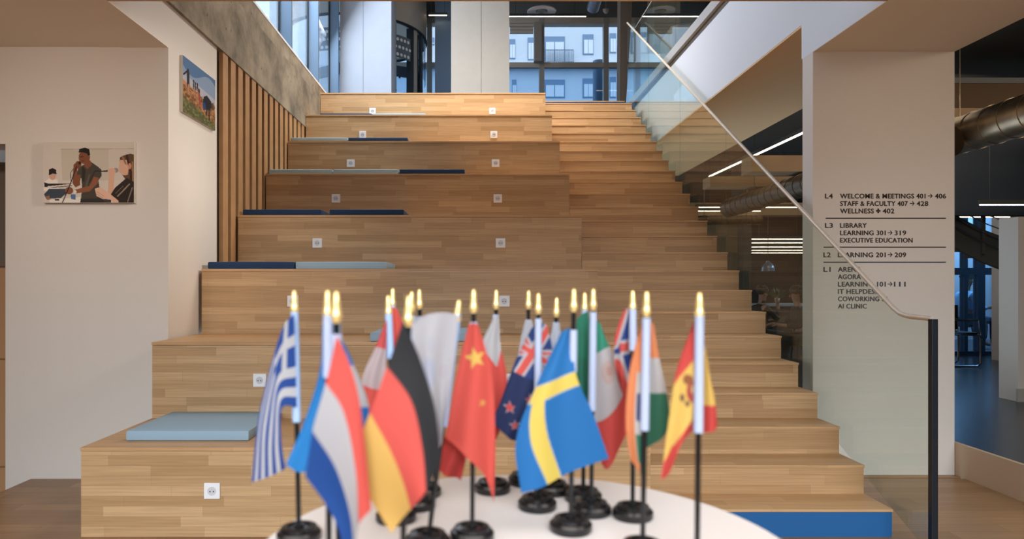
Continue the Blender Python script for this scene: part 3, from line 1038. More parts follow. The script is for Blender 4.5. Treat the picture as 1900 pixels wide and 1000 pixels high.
def seated_person(loc, rz, label, topm, trou, raise_hand=True):
    t = thing('person', label, 'person', loc, rz)
    hz = 0.46
    J = []
    E_ = []

    def j(p, r, par=None):
        J.append((p, r))
        if par is not None:
            E_.append((par, len(J) - 1))
        return len(J) - 1
    pel = j((0, 0, hz + 0.10), (0.15, 0.11))
    wa = j((0, 0.01, hz + 0.26), (0.135, 0.095), pel)
    ch = j((0, 0.03, hz + 0.45), (0.155, 0.105), wa)
    nb = j((0, 0.04, hz + 0.57), (0.075, 0.065), ch)
    nk = j((0, 0.06, hz + 0.65), 0.05, nb)
    hc = j((0, 0.085, hz + 0.735), (0.068, 0.082), nk)
    ht = j((0, 0.075, hz + 0.83), (0.066, 0.078), hc)
    j((0, 0.07, hz + 0.885), (0.03, 0.04), ht)
    hands = []
    for s in (-1, 1):
        sh = j((0.17 * s, 0.03, hz + 0.52), 0.055, ch)
        if raise_hand and s == 1:
            el = j((0.24 * s, 0.20, hz + 0.32), 0.042, sh)
            wr = j((0.12 * s, 0.30, hz + 0.55), 0.028, el)
            up = Vector((-0.25, -0.1, 0.95)).normalized()
        else:
            el = j((0.23 * s, 0.12, hz + 0.26), 0.042, sh)
            wr = j((0.14 * s, 0.34, hz + 0.28), 0.028, el)
            up = Vector((-0.15 * s, 0.95, 0.1)).normalized()
        pm = j(tuple(Vector(J[wr][0]) + up * 0.06), (0.034, 0.02), wr)
        pm2 = j(tuple(Vector(J[wr][0]) + up * 0.095), (0.036, 0.016), pm)
        hands.append((Vector(J[wr][0]), up, s))
        hp = j((0.10 * s, 0.05, hz + 0.06), 0.085, pel)
        kn = j((0.12 * s, 0.46, hz + 0.05), 0.062, hp)
        an = j((0.12 * s, 0.44, 0.09), 0.04, kn)
        ft = j((0.12 * s, 0.58, 0.045), (0.04, 0.03), an)
    body = skin_mesh('body', J, E_, SKIN, t, 1)
    # fingers: five per hand
    for wr, up, s in hands:
        side = up.cross(Vector((0, 1, 0.2))).normalized() if abs(up.y) < 0.8 else Vector((1, 0, 0))
        curl = Vector((0, 0.6, -0.3)) if abs(up.y) < 0.8 else Vector((0, 0, -1))
        bm = bmesh.new()
        for k, (off, ln) in enumerate([(-0.03, 0.07), (-0.01, 0.08), (0.01, 0.075), (0.03, 0.06)]):
            p0 = wr + up * 0.09 + side * off
            p1 = p0 + up * ln * 0.5 + curl * 0.008
            p2 = p1 + (up * 0.7 + curl * 0.5).normalized() * ln * 0.5
            tube(bm, p0, p1, 0.0095, 0.0088, 8); tube(bm, p1, p2, 0.0088, 0.007, 8); ball(bm, p1, 0.0088, 8); ball(bm, p2, 0.007, 8)
        p0 = wr + up * 0.04 - side * 0.028
        p1 = p0 - side * 0.03 + up * 0.025
        p2 = p1 + up * 0.03 + curl * 0.01
        tube(bm, p0, p1, 0.012, 0.010, 8); tube(bm, p1, p2, 0.010, 0.008, 8); ball(bm, p1, 0.010, 8); ball(bm, p2, 0.008, 8)
        obj('fingers', bm, SKIN, t, True)
    # face
    bm = bmesh.new()
    ball(bm, (0, 0.172, hz + 0.745), 0.014, 8, (0.8, 1.2, 1.6))
    for s in (-1, 1):
        ball(bm, (0.073 * s, 0.07, hz + 0.755), 0.02, 8, (0.5, 1, 1.5))
    obj('nose_and_ears', bm, SKIN, t, True)
    bm = bmesh.new()
    for s in (-1, 1):
        ball(bm, (0.028 * s, 0.158, hz + 0.775), 0.010, 8, (1.3, 0.7, 0.8))
    box(bm, -0.022, 0.022, 0.152, 0.163, hz + 0.698, hz + 0.704)
    obj('eyes_and_mouth', bm, HAIR, t, True)
    bm = bmesh.new()
    ball(bm, (0, 0.055, hz + 0.825), 0.098, 20, (0.9, 1.08, 0.82))
    for k in range(40):
        a = rr.random() * 2 * PI; e = rr.random() * 1.2
        p0 = Vector((0.08 * math.cos(a) * math.cos(e), 0.055 + 0.09 * math.sin(a) * math.cos(e), hz + 0.835 + 0.07 * math.sin(e)))
        ball(bm, p0, 0.02 + 0.012 * rr.random(), 8)
    obj('hair', bm, HAIR, t, True)
    # clothing
    idx = {}
    cj = [((0, 0, hz + 0.06), (0.165, 0.125)), ((0, 0.01, hz + 0.26), (0.15, 0.112)), ((0, 0.03, hz + 0.45), (0.17, 0.12)), ((0, 0.04, hz + 0.585), (0.085, 0.075))]
    ce = [(0, 1), (1, 2), (2, 3)]
    for s in (-1, 1):
        k0 = len(cj)
        cj.append(((0.17 * s, 0.03, hz + 0.52), 0.068))
        if raise_hand and s == 1:
            cj += [((0.24 * s, 0.20, hz + 0.32), 0.055), ((0.135 * s, 0.288, hz + 0.52), 0.038)]
        else:
            cj += [((0.23 * s, 0.12, hz + 0.26), 0.055), ((0.15 * s, 0.31, hz + 0.278), 0.038)]
        ce += [(2, k0), (k0, k0 + 1), (k0 + 1, k0 + 2)]
    skin_mesh('sweater', cj, ce, topm, t, 1)
    tj = [((0, 0, hz + 0.08), (0.168, 0.128))]
    te = []
    for s in (-1, 1):
        k0 = len(tj)
        tj += [((0.10 * s, 0.05, hz + 0.06), 0.1), ((0.12 * s, 0.46, hz + 0.05), 0.076), ((0.12 * s, 0.445, 0.13), 0.055)]
        te += [(0, k0), (k0, k0 + 1), (k0 + 1, k0 + 2)]
    skin_mesh('trousers', tj, te, trou, t, 1)
    return t


DKS = mat('dark_sweater', (34, 32, 34), 0.9)
DKT = mat('dark_trousers', (30, 34, 42), 0.9)
# stools they sit on
def stool(loc, label):
    t = thing('stool', label, 'stool', loc)
    bm = bmesh.new(); lathe(bm, [(0, 0.40), (0.17, 0.40), (0.18, 0.42), (0.17, 0.445), (0, 0.445)], 28); obj('seat', bm, BLK, t, True)
    for k in range(4):
        a = PI / 4 + k * PI / 2
        bm = bmesh.new(); tube(bm, (0.12 * math.cos(a), 0.12 * math.sin(a), 0.40), (0.18 * math.cos(a), 0.18 * math.sin(a), 0), 0.012); obj('leg', bm, DARKM, t)
    return t


px_ = W(1408, 540, 12.0).x
seated_person((px_, 12.0, 0.0), -PI / 2 + 0.25, 'person in dark sweater, hand raised to the mouth, behind the stair glass', DKS, DKT)
stool((px_, 12.0, 0.0), 'black round stool under the person with raised hand')
px_ = W(1485, 560, 11.0).x
seated_person((px_, 11.0, -0.14 + 0.14), PI / 2, 'person in black sitting at the edge of the white pier, mostly hidden', DKS, DKT, False)
stool((px_, 11.0, 0.0), 'black round stool under the mostly hidden person')

# ------------------------------------------------------------------ right room: glazed front, pillars, curved stair
bm = bmesh.new(); box(bm, 7.95, 8.9, 10.3, 10.55, 0.232, 3.6); struct('wall_pillar_far', bm, WALL)
bm = bmesh.new(); box(bm, 7.93, 8.9, 10.28, 10.3, 0.232, 0.33); struct('baseboard_far', bm, CREAM)
bm = bmesh.new(); box(bm, 5.35, 7.2, 6.75, 7.0, 0.232, EYE + (VY - 402) * 6.75 / F); struct('wall_pillar_near', bm, WALL)
bm = bmesh.new(); box(bm, 5.33, 7.2, 6.73, 6.75, 0.232, 0.36); struct('baseboard_near', bm, CREAM)
DG = 11.2
win3 = bpy.data.objects.new('window_3', None); C.objects.link(win3); win3['kind'] = 'structure'
BFR = mat('blue_frame', (28, 62, 92), 0.4, 0.2)
gx = lambda p: (p - VX) * DG / F
for x0, x1 in ((1740, 1747), (1786, 1792), (1811, 1824), (1880, 1890)):
    bm = bmesh.new(); box(bm, gx(x0), gx(x1), DG - 0.05, DG + 0.07, 0.232, 3.6); obj('mullion', bm, BFR, win3)
bm = bmesh.new(); box(bm, gx(1700), gx(1890), DG - 0.06, DG + 0.08, EYE + (VY - 510) * DG / F, EYE + (VY - 497) * DG / F); obj('transom', bm, BFR, win3)
bm = bmesh.new(); box(bm, gx(1700), gx(1890), DG - 0.06, DG + 0.08, 0.232, 0.30); obj('bottom_rail', bm, BFR, win3)
for x0, x1 in ((1700, 1740), (1747, 1786), (1792, 1811), (1824, 1880)):
    bm = bmesh.new(); box(bm, gx(x0), gx(x1), DG, DG + 0.01, 0.30, 3.6); obj('window_pane', bm, BLUEPANE, win3)
bm = bmesh.new(); box(bm, 9.0, 12, 14.4, 14.5, 0.2, 3.7); struct('wall_courtyard', bm, mat('courtyard_wall', (196, 206, 216), 0.9))
area('courtyard_daylight', (9.3, 13.0, 3.6), (9.0, 13.2, 0.3), 3.0, 1.5, 230, (0.45, 0.72, 1.0))
# curved stair
cs = thing('curved_staircase', 'dark curved stair with thin rails right of the white pier', 'staircase', (6.4, 8.6, 0))
bm = bmesh.new()
low = [(-0.75, 1.98), (-0.40, 1.90), (-0.20, 1.80), (0.05, 1.68), (0.30, 1.58), (0.55, 1.52), (0.9, 1.46)]
prev = None
for k, (x, z) in enumerate(low):
    y = 0.12 * math.sin(k * 0.5)
    cur = [bm.verts.new(v) for v in ((x, y, z), (x, y + 0.05, z), (x, y + 0.05, z + 0.42), (x, y, z + 0.42))]
    if prev:
        for i in range(4):
            bm.faces.new((prev[i], prev[(i + 1) % 4], cur[(i + 1) % 4], cur[i]))
    else:
        bm.faces.new(cur)
    prev = cur
bm.faces.new(prev[::-1])
obj('stringer', bm, CHAR, cs, True)
for k in range(7):
    x = -0.7 + k * 0.24
    z = 2.18 - k * 0.085
    bm = bmesh.new(); box(bm, x - 0.14, x + 0.14, 0.2, 0.9, z, z + 0.04); obj('tread', bm, DBROWN, cs)
for h in (0.10, 0.22, 0.34, 0.46):
    bm = bmesh.new()
    path(bm, [(x, 0.12 * math.sin(k * 0.5) - 0.04, z + 0.15 + h) for k, (x, z) in enumerate(low)], 0.008)
    obj('rail', bm, mat('rail_steel', (110, 124, 140), 0.3, 0.8), cs, True)
for k in (1, 3, 5):
    x, z = low[k]
    bm = bmesh.new(); box(bm, x - 0.02, x + 0.02, 0.12 * math.sin(k * 0.5) - 0.035, 0.12 * math.sin(k * 0.5), z + 0.1, z + 0.95); obj('rail_post', bm, CHAR, cs)
bm = bmesh.new(); a, b = W(1700, 402, 8.4), W(1960, 385, 8.4); box(bm, a.x, b.x, 8.4, 8.6, a.z + 0.02, 3.75); struct('wall_dark_header', bm, mat('header_blue', (38, 46, 56), 0.7))

# cantilever chair
cc = thing('cantilever_chair', 'black cantilever chair on chrome tubes by the blue glazed front', 'chair', (6.76, 9.75, 0.232))
for s in (-1, 1):
    bm = bmesh.new()
    path(bm, [(-0.25, 0.22 * s, 0.015), (0.22, 0.22 * s, 0.015), (0.27, 0.22 * s, 0.05), (0.27, 0.22 * s, 0.40), (0.24, 0.22 * s, 0.45), (-0.2, 0.22 * s, 0.46)], 0.013)
    obj('tube_frame', bm, CHROME, cc, True)
    bm = bmesh.new(); path(bm, [(0.27, 0.22 * s, 0.45), (0.24, 0.22 * s, 0.66), (-0.2, 0.22 * s, 0.66), (-0.26, 0.22 * s, 0.55)], 0.012); obj('arm_tube', bm, CHROME, cc, True)
bm = bmesh.new(); path(bm, [(-0.25, -0.22, 0.015), (-0.25, 0.22, 0.015)], 0.013); obj('floor_tube', bm, CHROME, cc, True)
bm = bmesh.new(); box(bm, -0.22, 0.24, -0.21, 0.21, 0.45, 0.49, bev=0.012); obj('seat', bm, BLK, cc, True)
bm = bmesh.new(); box(bm, 0.02, 0.27, 0.225, 0.255, 0.5, 0.86, bev=0.01); obj('backrest', bm, BLK, cc, True)
# person outside the glass
DG2 = 12.4
pos = W(1788, 560, DG2)
SHIRT = mat('light_blue_shirt', (150, 196, 232), 0.9)
seated_person((pos.x, DG2, 0.232), -PI / 2, 'person in light blue sitting outside the blue glazed front', SHIRT, mat('blue_jeans', (46, 80, 120), 0.9), False)
stool((pos.x, DG2, 0.232), 'dark round stool outside the blue glazed front')
shell_chair((W(1836, 600, 13.5).x, 13.5, 0.232), 0.6, 'lime shell chair outside the glass beside the far pillar', (190, 196, 70))

# ------------------------------------------------------------------ cabinet at the left edge
cb = thing('storage_cabinet', 'tall oak cabinet cut by the left edge beside the white wall', 'cabinet', (-3.9, 5.0, -0.5))
bm = bmesh.new(); box(bm, -0.7, 0.245, 0.36, 0.95, 0.0, 2.85); obj('carcass', bm, mat('cabinet_oak', (186, 142, 100), 0.55), cb)
for z0, z1 in ((0.0, 0.46), (0.47, 1.30), (1.31, 2.02)):
    bm = bmesh.new(); box(bm, -0.65, 0.243, 0.335, 0.36, z0, z1, bev=0.003); d_ = obj('door' if z0 > 0.1 else 'plinth', bm, mat('cabinet_oak', (186, 142, 100), 0.55), cb)
bm = bmesh.new(); box(bm, -0.65, 0.243, 0.335, 0.36, 2.03, 2.84, bev=0.003); obj('door', bm, mat('cabinet_dark', (112, 98, 84), 0.6), cb)

# ------------------------------------------------------------------ sockets
sk = thing('power_socket', 'x', 'power socket', (0, 0, 0), 0, 'sockets in the tier risers')
bm = bmesh.new()
box(bm, -0.044, 0.044, -0.011, 0.0, -0.044, 0.044, bev=0.004)
obj('cover_plate', bm, WHITEP, sk)
bm = bmesh.new()
lathe(bm, [(0.0, 0.0), (0.021, 0.0), (0.021, 0.0015), (0.024, 0.0015), (0.024, -0.001)], 28)
bmesh.ops.rotate(bm, verts=bm.verts, cent=(0, 0, 0), matrix=Matrix.Rotation(PI / 2, 3, 'X'))
bmesh.ops.translate(bm, verts=bm.verts, vec=(0, -0.0115, 0))
obj('socket_well', bm, mat('socket_grey', (205, 206, 212), 0.4), sk, True)
for s in (-1, 1):
    bm = bmesh.new(); tube(bm, (0.0095 * s, -0.0135, -0.002), (0.0095 * s, -0.012, -0.002), 0.0036, n=10); obj('pin_hole', bm, BLK, sk)
bm = bmesh.new(); tube(bm, (0, -0.016, 0.010), (0, -0.012, 0.010), 0.0028, n=10); obj('earth_pin', bm, STEEL, sk)
first = True
for i in range(8):
    n = 3 * i + 3
    yf = dfront(3 * i + 1)
    zc = (0.0 if i == 0 else ztop(n - 3)) + 0.255
    for side, x in (('left', -1.456), ('right', 0.215)):
        if side == 'right' and i == 0:
            continue
        lab = 'white power socket in the %s tier riser from the floor, %s one of its row' % (ordinal[i], side)
        if i == 0:
            lab = 'white power socket in the lowest tier riser, nearest the floor'
        if first:
            sk.location = (x, yf, zc); sk['label'] = lab; first = False
        else:
            dup(sk, (x, yf, zc), lab)

# ------------------------------------------------------------------ cushions
def cushion_mesh(wx, dy, h):
    bm = bmesh.new()
    box(bm, 0, wx, 0, dy, 0, h, bev=0.012)
    bmesh.ops.subdivide_edges(bm, edges=[e for e in bm.edges if e.calc_length() > 0.2], cuts=6, use_grid_fill=True)
    for v in bm.verts:
        if v.co.z > h - 0.002:
            fx = min(v.co.x, wx - v.co.x) / (wx / 2); fy = min(v.co.y, dy - v.co.y) / (dy / 2)
            v.co.z += 0.006 * min(1, fx * 2) * min(1, fy * 2)
    return bm


CUL = mat('light_blue_cushion', (152, 178, 196), 0.9, noise=0.05, nscale=300)
CUN = mat('navy_cushion', (28, 56, 92), 0.9, noise=0.06, nscale=300)
cush = [  # tier index, px of left and right end at the front edge, setback, colour, label
    (0, 233, 463, 0.155, 'L', 'light blue seat cushion on the lowest tier, beside the white wall'),
    (1, 686, 870, 0.045, 'L', 'light blue seat cushion on the second tier behind the flags'),
    (2, 385, 547, 0.05, 'N', 'navy seat cushion on the third tier from the floor, against the slats'),
    (2, 548, 718, 0.05, 'L', 'light blue seat cushion on the third tier, touching the navy one'),
    (3, 450, 597, 0.05, 'N', 'navy seat cushion on the fourth tier, nearer the slats'),
    (3, 611, 750, 0.05, 'N', 'navy seat cushion on the fourth tier, farther from the slats'),
    (4, 494, 617, 0.06, 'L', 'light blue seat cushion on the fifth tier, nearest the slats'),
    (4, 618, 740, 0.06, 'L', 'light blue seat cushion on the fifth tier, in the middle of three'),
    (4, 741, 863, 0.06, 'N', 'navy seat cushion on the fifth tier, end of the row of three'),
    (5, 532, 645, 0.07, 'L', 'light blue seat cushion on the sixth tier against the slats'),
    (5, 646, 757, 0.07, 'N', 'navy seat cushion on the sixth tier from the floor'),
    (6, 594, 690, 0.15, 'N', 'navy seat cushion on the seventh tier below the top'),
    (6, 691, 790, 0.15, 'L', 'light blue seat cushion on the seventh tier below the top'),
]
for i, p0, p1, sb, col, lab in cush:
    d = dfront(3 * i + 1) + sb
    x0, x1 = (p0 - VX) * d / F, (p1 - VX) * d / F
    x0 = max(x0, XL + 0.01)
    o = obj('seat_cushion', cushion_mesh(x1 - x0 - 0.004, 0.60, 0.058), CUL if col == 'L' else CUN, None, True)
    o.location = (x0, d, ztop(3 * i + 3))
    tag(o, lab, 'cushion', 'seat cushions on the tiers')


# ------------------------------------------------------------------ printed pictures
def inpoly(P, poly):
    x, y = P[:, 0], P[:, 1]
    r = np.zeros(len(P), bool)
    n = len(poly)
    for i in range(n):
        x0, y0 = poly[i]; x1, y1 = poly[(i + 1) % n]
        c = ((y0 > y) != (y1 > y)) & (x < (x1 - x0) * (y - y0) / ((y1 - y0) or 1e-9) + x0)
        r ^= c
    return r


def inell(P, cx, cy, rx, ry):
    return ((P[:, 0] - cx) / rx) ** 2 + ((P[:, 1] - cy) / ry) ** 2 < 1


def inline(P, pts, wd):
    r = np.zeros(len(P), bool)
    for (x0, y0), (x1, y1) in zip(pts, pts[1:]):
        dx, dy = x1 - x0, y1 - y0
        t = np.clip(((P[:, 0] - x0) * dx + (P[:, 1] - y0) * dy) / (dx * dx + dy * dy + 1e-9), 0, 1)
        r |= np.hypot(P[:, 0] - x0 - t * dx, P[:, 1] - y0 - t * dy) < wd / 2
    return r


def star(cx, cy, r, rot=-PI / 2):
    return [(cx + (r if k % 2 == 0 else r * 0.42) * math.cos(rot + k * PI / 5), cy + (r if k % 2 == 0 else r * 0.42) * math.sin(rot + k * PI / 5)) for k in range(10)]


LINV = np.array([lin(i) for i in range(256)])


def paint(P, base, ops):
    """ops: ('p', poly, col) / ('e', (cx,cy,rx,ry), col) / ('l', (pts, width), col)"""
    c = np.tile(np.array(base, float), (len(P), 1))
    for op in ops:
        if op[0] == 'p':
            m = inpoly(P, op[1])
        elif op[0] == 'e':
            m = inell(P, *op[1])
        elif op[0] == 'l':
            m = inline(P, *op[1])
        else:
            m = op[1]
        c[m] = op[2]
    return c


def set_print(me, c, cloth=False):
    a = me.color_attributes.new('print', 'FLOAT_COLOR', 'POINT')
    ci = np.clip(c, 0, 255).astype(int)
    out = np.ones((len(c), 4), np.float32)
    out[:, :3] = LINV[ci]
    if cloth:
        g = out[:, :3].mean(1, keepdims=True)
        out[:, :3] = np.clip(out[:, :3] * 0.94 + g * 0.06 + 0.012, 0, 0.9) * 0.70
        out[:, :3] *= 1 - 0.30 * out[:, :3].min(1, keepdims=True) / 0.52
    a.data.foreach_set('color', out.ravel())


def grid_mesh(name, pts, nu, nv):
    """pts: (nv*nu, 3) array"""
    idx = np.arange(nu * nv).reshape(nv, nu)
    f = np.stack([idx[:-1, :-1], idx[1:, :-1], idx[1:, 1:], idx[:-1, 1:]], -1).reshape(-1, 4)
    me = bpy.data.meshes.new(name)
    me.from_pydata(pts.tolist(), [], f.tolist())
    me.update()
    return me


PRINT = painted('printed_canvas', 0.7)


def canvas(name, label, corner, ux, uz, wd, ht, nrm, box_, base, ops, edge):
    """picture on a stretched canvas; box_ = (x0,y0,x1,y1) of the coordinates used by ops"""
    t = thing(name, label, 'picture', corner)
    nu, nv = 260, 176
    s = np.linspace(0, 1, nu); v = np.linspace(0, 1, nv)
    S, V = np.meshgrid(s, v)
    S, V = S.ravel(), V.ravel()
    ux, uz, nrm = np.array(ux, float), np.array((0, 0, 1.0)), np.array(nrm, float)
    P3 = np.outer(S * wd, ux) + np.outer((1 - V) * ht, uz) + nrm * 0.0245
    P2 = np.stack([box_[0] + S * (box_[2] - box_[0]), box_[1] + V * (box_[3] - box_[1])], 1)
    c = paint(P2, base, ops(P2) if callable(ops) else ops)
    me = grid_mesh('picture_print', P3, nu, nv)
    set_print(me, c)
    obj_me('picture_print', me, PRINT, t)
    bm = bmesh.new()
    r = bmesh.ops.create_cube(bm, size=1)
    for q in r['verts']:
        k = ux * ((q.co.x + .5) * wd) + uz * ((q.co.z + .5) * ht) + nrm * (0.001 + (q.co.y + .5) * 0.023)
        q.co = Vector(k)
    obj('stretcher_frame', bm, mat('canvas_edge_' + name, edge, 0.8), t)
    return t


# picture of the musicians (coordinates of a 1294 x 1000 sketch)
SKN, SKL = (128, 78, 54), (214, 168, 142)
mus = [
    ('p', [(330, 280), (850, 280), (850, 620), (345, 620)], (196, 184, 168)),
    ('p', [(850, 270), (1130, 270), (1130, 620), (850, 620)], (205, 194, 180)),
    ('l', ([(330, 282), (1130, 275)], 6), (170, 156, 140)),
    # left seated player
    ('p', [(140, 640), (200, 600), (290, 610), (310, 700), (290, 740), (140, 730)], (232, 222, 210)),
    ('e', (238, 570, 36, 45), (206, 160, 138)), ('p', [(196, 560), (200, 500), (240, 485), (278, 505), (282, 552), (240, 545), (205, 562)], (40, 34, 32)),
    ('p', [(145, 640), (200, 655), (450, 655), (452, 680), (250, 700), (150, 690)], (48, 40, 36)), ('l', ([(190, 690), (450, 665)], 16), (214, 202, 188)),
    ('p', [(145, 770), (200, 710), (380, 710), (390, 760), (330, 810), (170, 820)], (64, 70, 80)),
    ('p', [(165, 790), (205, 785), (210, 830), (175, 830)], (150, 108, 84)),
    ('p', [(200, 830), (540, 800), (560, 860), (210, 862)], (228, 220, 208)), ('p', [(435, 770), (490, 770), (490, 830), (440, 820)], (88, 110, 150)),
    ('l', ([(270, 830), (305, 830)], 16), (40, 40, 42)),
    # singer
    ('p', [(600, 440), (660, 420), (720, 460), (770, 500), (775, 570), (740, 620), (770, 820), (800, 862), (545, 862), (560, 700), (555, 600), (500, 560), (520, 490), (560, 460)], (74, 66, 56)),
    ('p', [(560, 460), (600, 500), (585, 640), (560, 620)], (52, 46, 40)), ('l', ([(640, 560), (600, 700)], 22), (92, 84, 72)), ('l', ([(700, 520), (640, 640)], 14), (56, 50, 44)),
    ('p', [(545, 820), (800, 810), (810, 862), (540, 862)], (52, 50, 50)),
    ('p', [(585, 420), (650, 400), (670, 450), (620, 500), (590, 470)], SKN),
    ('e', (585, 370, 62, 72), SKN), ('p', [(524, 320), (530, 280), (590, 264), (640, 280), (650, 345), (628, 350), (610, 325), (560, 315)], (34, 28, 26)),
    ('l', ([(545, 365), (570, 362)], 8), (60, 36, 26)), ('l', ([(556, 408), (580, 412)], 8), (90, 44, 36)),
    ('p', [(500, 560), (545, 560), (540, 670), (490, 695), (462, 660), (475, 560)], SKN), ('l', ([(480, 640), (490, 460)], 46), SKN),
    ('p', [(690, 580), (740, 590), (735, 650), (640, 740), (490, 760), (480, 720), (640, 680)], (142, 88, 62)),
    ('e', (520, 450, 34, 42), (120, 72, 50)), ('e', (535, 432, 14, 16), (26, 24, 24)),
    ('e', (420, 730, 44, 40), (132, 82, 58)), ('e', (485, 742, 16, 18), (220, 214, 204)),
    ('l', ([(500, 470), (440, 640), (345, 865)], 11), (40, 36, 36)), ('l', ([(460, 500), (435, 540), (440, 640)], 6), (50, 46, 44)),
    # woman at right
    ('p', [(700, 510), (780, 515), (900, 500), (905, 530), (780, 525), (700, 522)], (40, 38, 40)), ('e', (930, 510, 30, 26), (150, 142, 136)),
    ('p', [(975, 370), (1010, 350), (1090, 330), (1130, 340), (1130, 640), (1060, 640), (1000, 560), (965, 480)], (98, 70, 52)),
    ('p', [(975, 400), (1050, 400), (1080, 440), (1060, 560), (1010, 565), (968, 530), (962, 470)], SKL), ('l', ([(1050, 350), (1090, 520), (1100, 640)], 26), (60, 42, 34)),
    ('l', ([(1005, 365), (1040, 440)], 18), (150, 112, 82)), ('e', (1082, 465, 18, 34), (200, 140, 112)), ('l', ([(1112, 420), (1118, 620)], 16), (156, 118, 86)),
    ('e', (885, 520, 44, 34), SKL), ('l', ([(885, 540), (875, 750)], 62), SKL),
    ('p', [(1050, 590), (1130, 640), (1130, 862), (960, 862), (870, 780), (920, 700)], (48, 40, 36)), ('l', ([(1080, 660), (950, 790)], 14), (150, 126, 104)), ('l', ([(1110, 700), (1060, 850)], 12), (140, 116, 96)), ('l', ([(1010, 680), (930, 760)], 10), (100, 82, 68)),
    ('p', [(700, 710), (760, 690), (860, 760), (960, 840), (960, 862), (880, 862), (720, 790)], (222, 178, 152)), ('l', ([(720, 740), (800, 790)], 4), (170, 128, 104)), ('l', ([(720, 765), (790, 810)], 4), (170, 128, 104)),
    ('p', [(800, 820), (880, 830), (880, 862), (800, 862)], (60, 62, 66)),
]
cw, chh = 168 * 4.889 / F, 112 * 4.889 / F
p = W(84, 377, 4.889)
canvas('canvas_picture', 'canvas photo of singers with microphones on the white wall facing the room', p, (1, 0, 0), None, cw, chh, (0, -1, 0), (135, 205, 1130, 862), (208, 197, 184), mus, (196, 186, 174))


def field(P):
    r2 = np.random.RandomState(5)
    x, y = P[:, 0], P[:, 1]
    ops = []
    ops.append(('m', y > 0.42 + 0.18 * x, (186, 128, 92)))
    ops.append(('m', (y < 0.16 + 0.1 * np.sin(6 * x)) & (y < 0.42), (84, 112, 148)))
    ops.append(('m', (y > 0.16 + 0.1 * np.sin(6 * x)) & (y < 0.30 + 0.1 * x), (130, 148, 172)))
    ops.append(('m', (y > 0.50 + 0.16 * x), (150, 104, 66)))
    ops.append(('m', y > 0.70 + 0.20 * x, (94, 94, 60)))
    for k in range(260):
        cx, cy = r2.rand(), 0.5 + 0.5 * r2.rand()
        g = cy > 0.70 + 0.16 * cx
        col = [(74, 82, 48), (116, 112, 70), (88, 78, 50)] if g else [(120, 80, 50), (176, 124, 82), (98, 72, 48)]
        ops.append(('e', (cx, cy, 0.02 + 0.02 * r2.rand(), 0.012 + 0.012 * r2.rand()), col[r2.randint(3)]))
    # people working the field
    for cx, y0, y1, wd in ((0.15, 0.17, 0.62, 0.075), (0.31, 0.30, 0.60, 0.04), (0.36, 0.32, 0.62, 0.04), (0.42, 0.31, 0.58, 0.05)):
        ops.append(('l', ([(cx, y0 + 0.08), (cx, y1 - 0.14)], wd), (48, 44, 48)))
        ops.append(('l', ([(cx + 0.01, y1 - 0.16), (cx + 0.015, y1)], wd * 0.5), (170, 122, 92)))
        ops.append(('e', (cx, y0 + 0.03, 0.022, 0.032), (52, 36, 30)))
    ops.append(('l', ([(0.02, 0.33), (0.13, 0.22)], 0.03), (52, 44, 46)))
    ops.append(('l', ([(0.47, 0.46), (0.50, 0.66)], 0.06), (150, 70, 60)))
    ops.append(('e', (0.47, 0.43, 0.03, 0.04), (60, 44, 40)))
    ops.append(('p', [(0.58, 0.62), (0.62, 0.48), (0.72, 0.42), (0.86, 0.48), (0.88, 0.58), (0.82, 0.66), (0.76, 0.68), (0.62, 0.72)], (34, 34, 40)))
    ops.append(('p', [(0.58, 0.60), (0.66, 0.58), (0.70, 0.70), (0.60, 0.74)], (40, 62, 110)))
    ops.append(('l', ([(0.78, 0.64), (0.80, 0.86)], 0.04), (40, 36, 38)))
    ops.append(('l', ([(0.72, 0.68), (0.70, 0.80)], 0.035), (44, 40, 42)))
    ops.append(('e', (0.88, 0.56, 0.035, 0.06), (70, 50, 42)))
    ops.append(('l', ([(0.86, 0.62), (0.93, 0.80)], 0.014), (120, 90, 60)))
    return ops


d0, d1 = 2.21 * F / 552, 2.21 * F / 491
canvas('canvas_picture', 'canvas photo of people working a field, on the side wall by the slats', (XL - 0.03, d0, EYE + (VY - 207) * d0 / F), (0, 1, 0), None, d1 - d0, 105 * d0 / F, (1, 0, 0), (0, 0, 1, 1), (168, 168, 176), field, (44, 66, 96))

# ------------------------------------------------------------------ directory on the pier
INK = mat('directory_ink', (52, 40, 32), 0.7)
INKB = mat('directory_ink_blue', (46, 58, 72), 0.7)
dr = thing('wall_directory', 'dark lettering of the floor directory on the white pier', 'directory', W(1531, 573, 4.9855))
base_p = Vector(dr.location)


def text_mesh(s, spacing=1.06, bold=0.004):
    cu = bpy.data.curves.new('lettering', 'FONT')
    cu.body = s
    cu.size = 1.0
    cu.offset = bold
    cu.space_character = spacing
    cu.resolution_u = 3
    o = bpy.data.objects.new('lettering', cu)
    C.objects.link(o)
    dg = bpy.context.evaluated_depsgraph_get()
    dg.update()
    me = bpy.data.meshes.new_from_object(o.evaluated_get(dg))
    bpy.data.objects.remove(o)
    return me


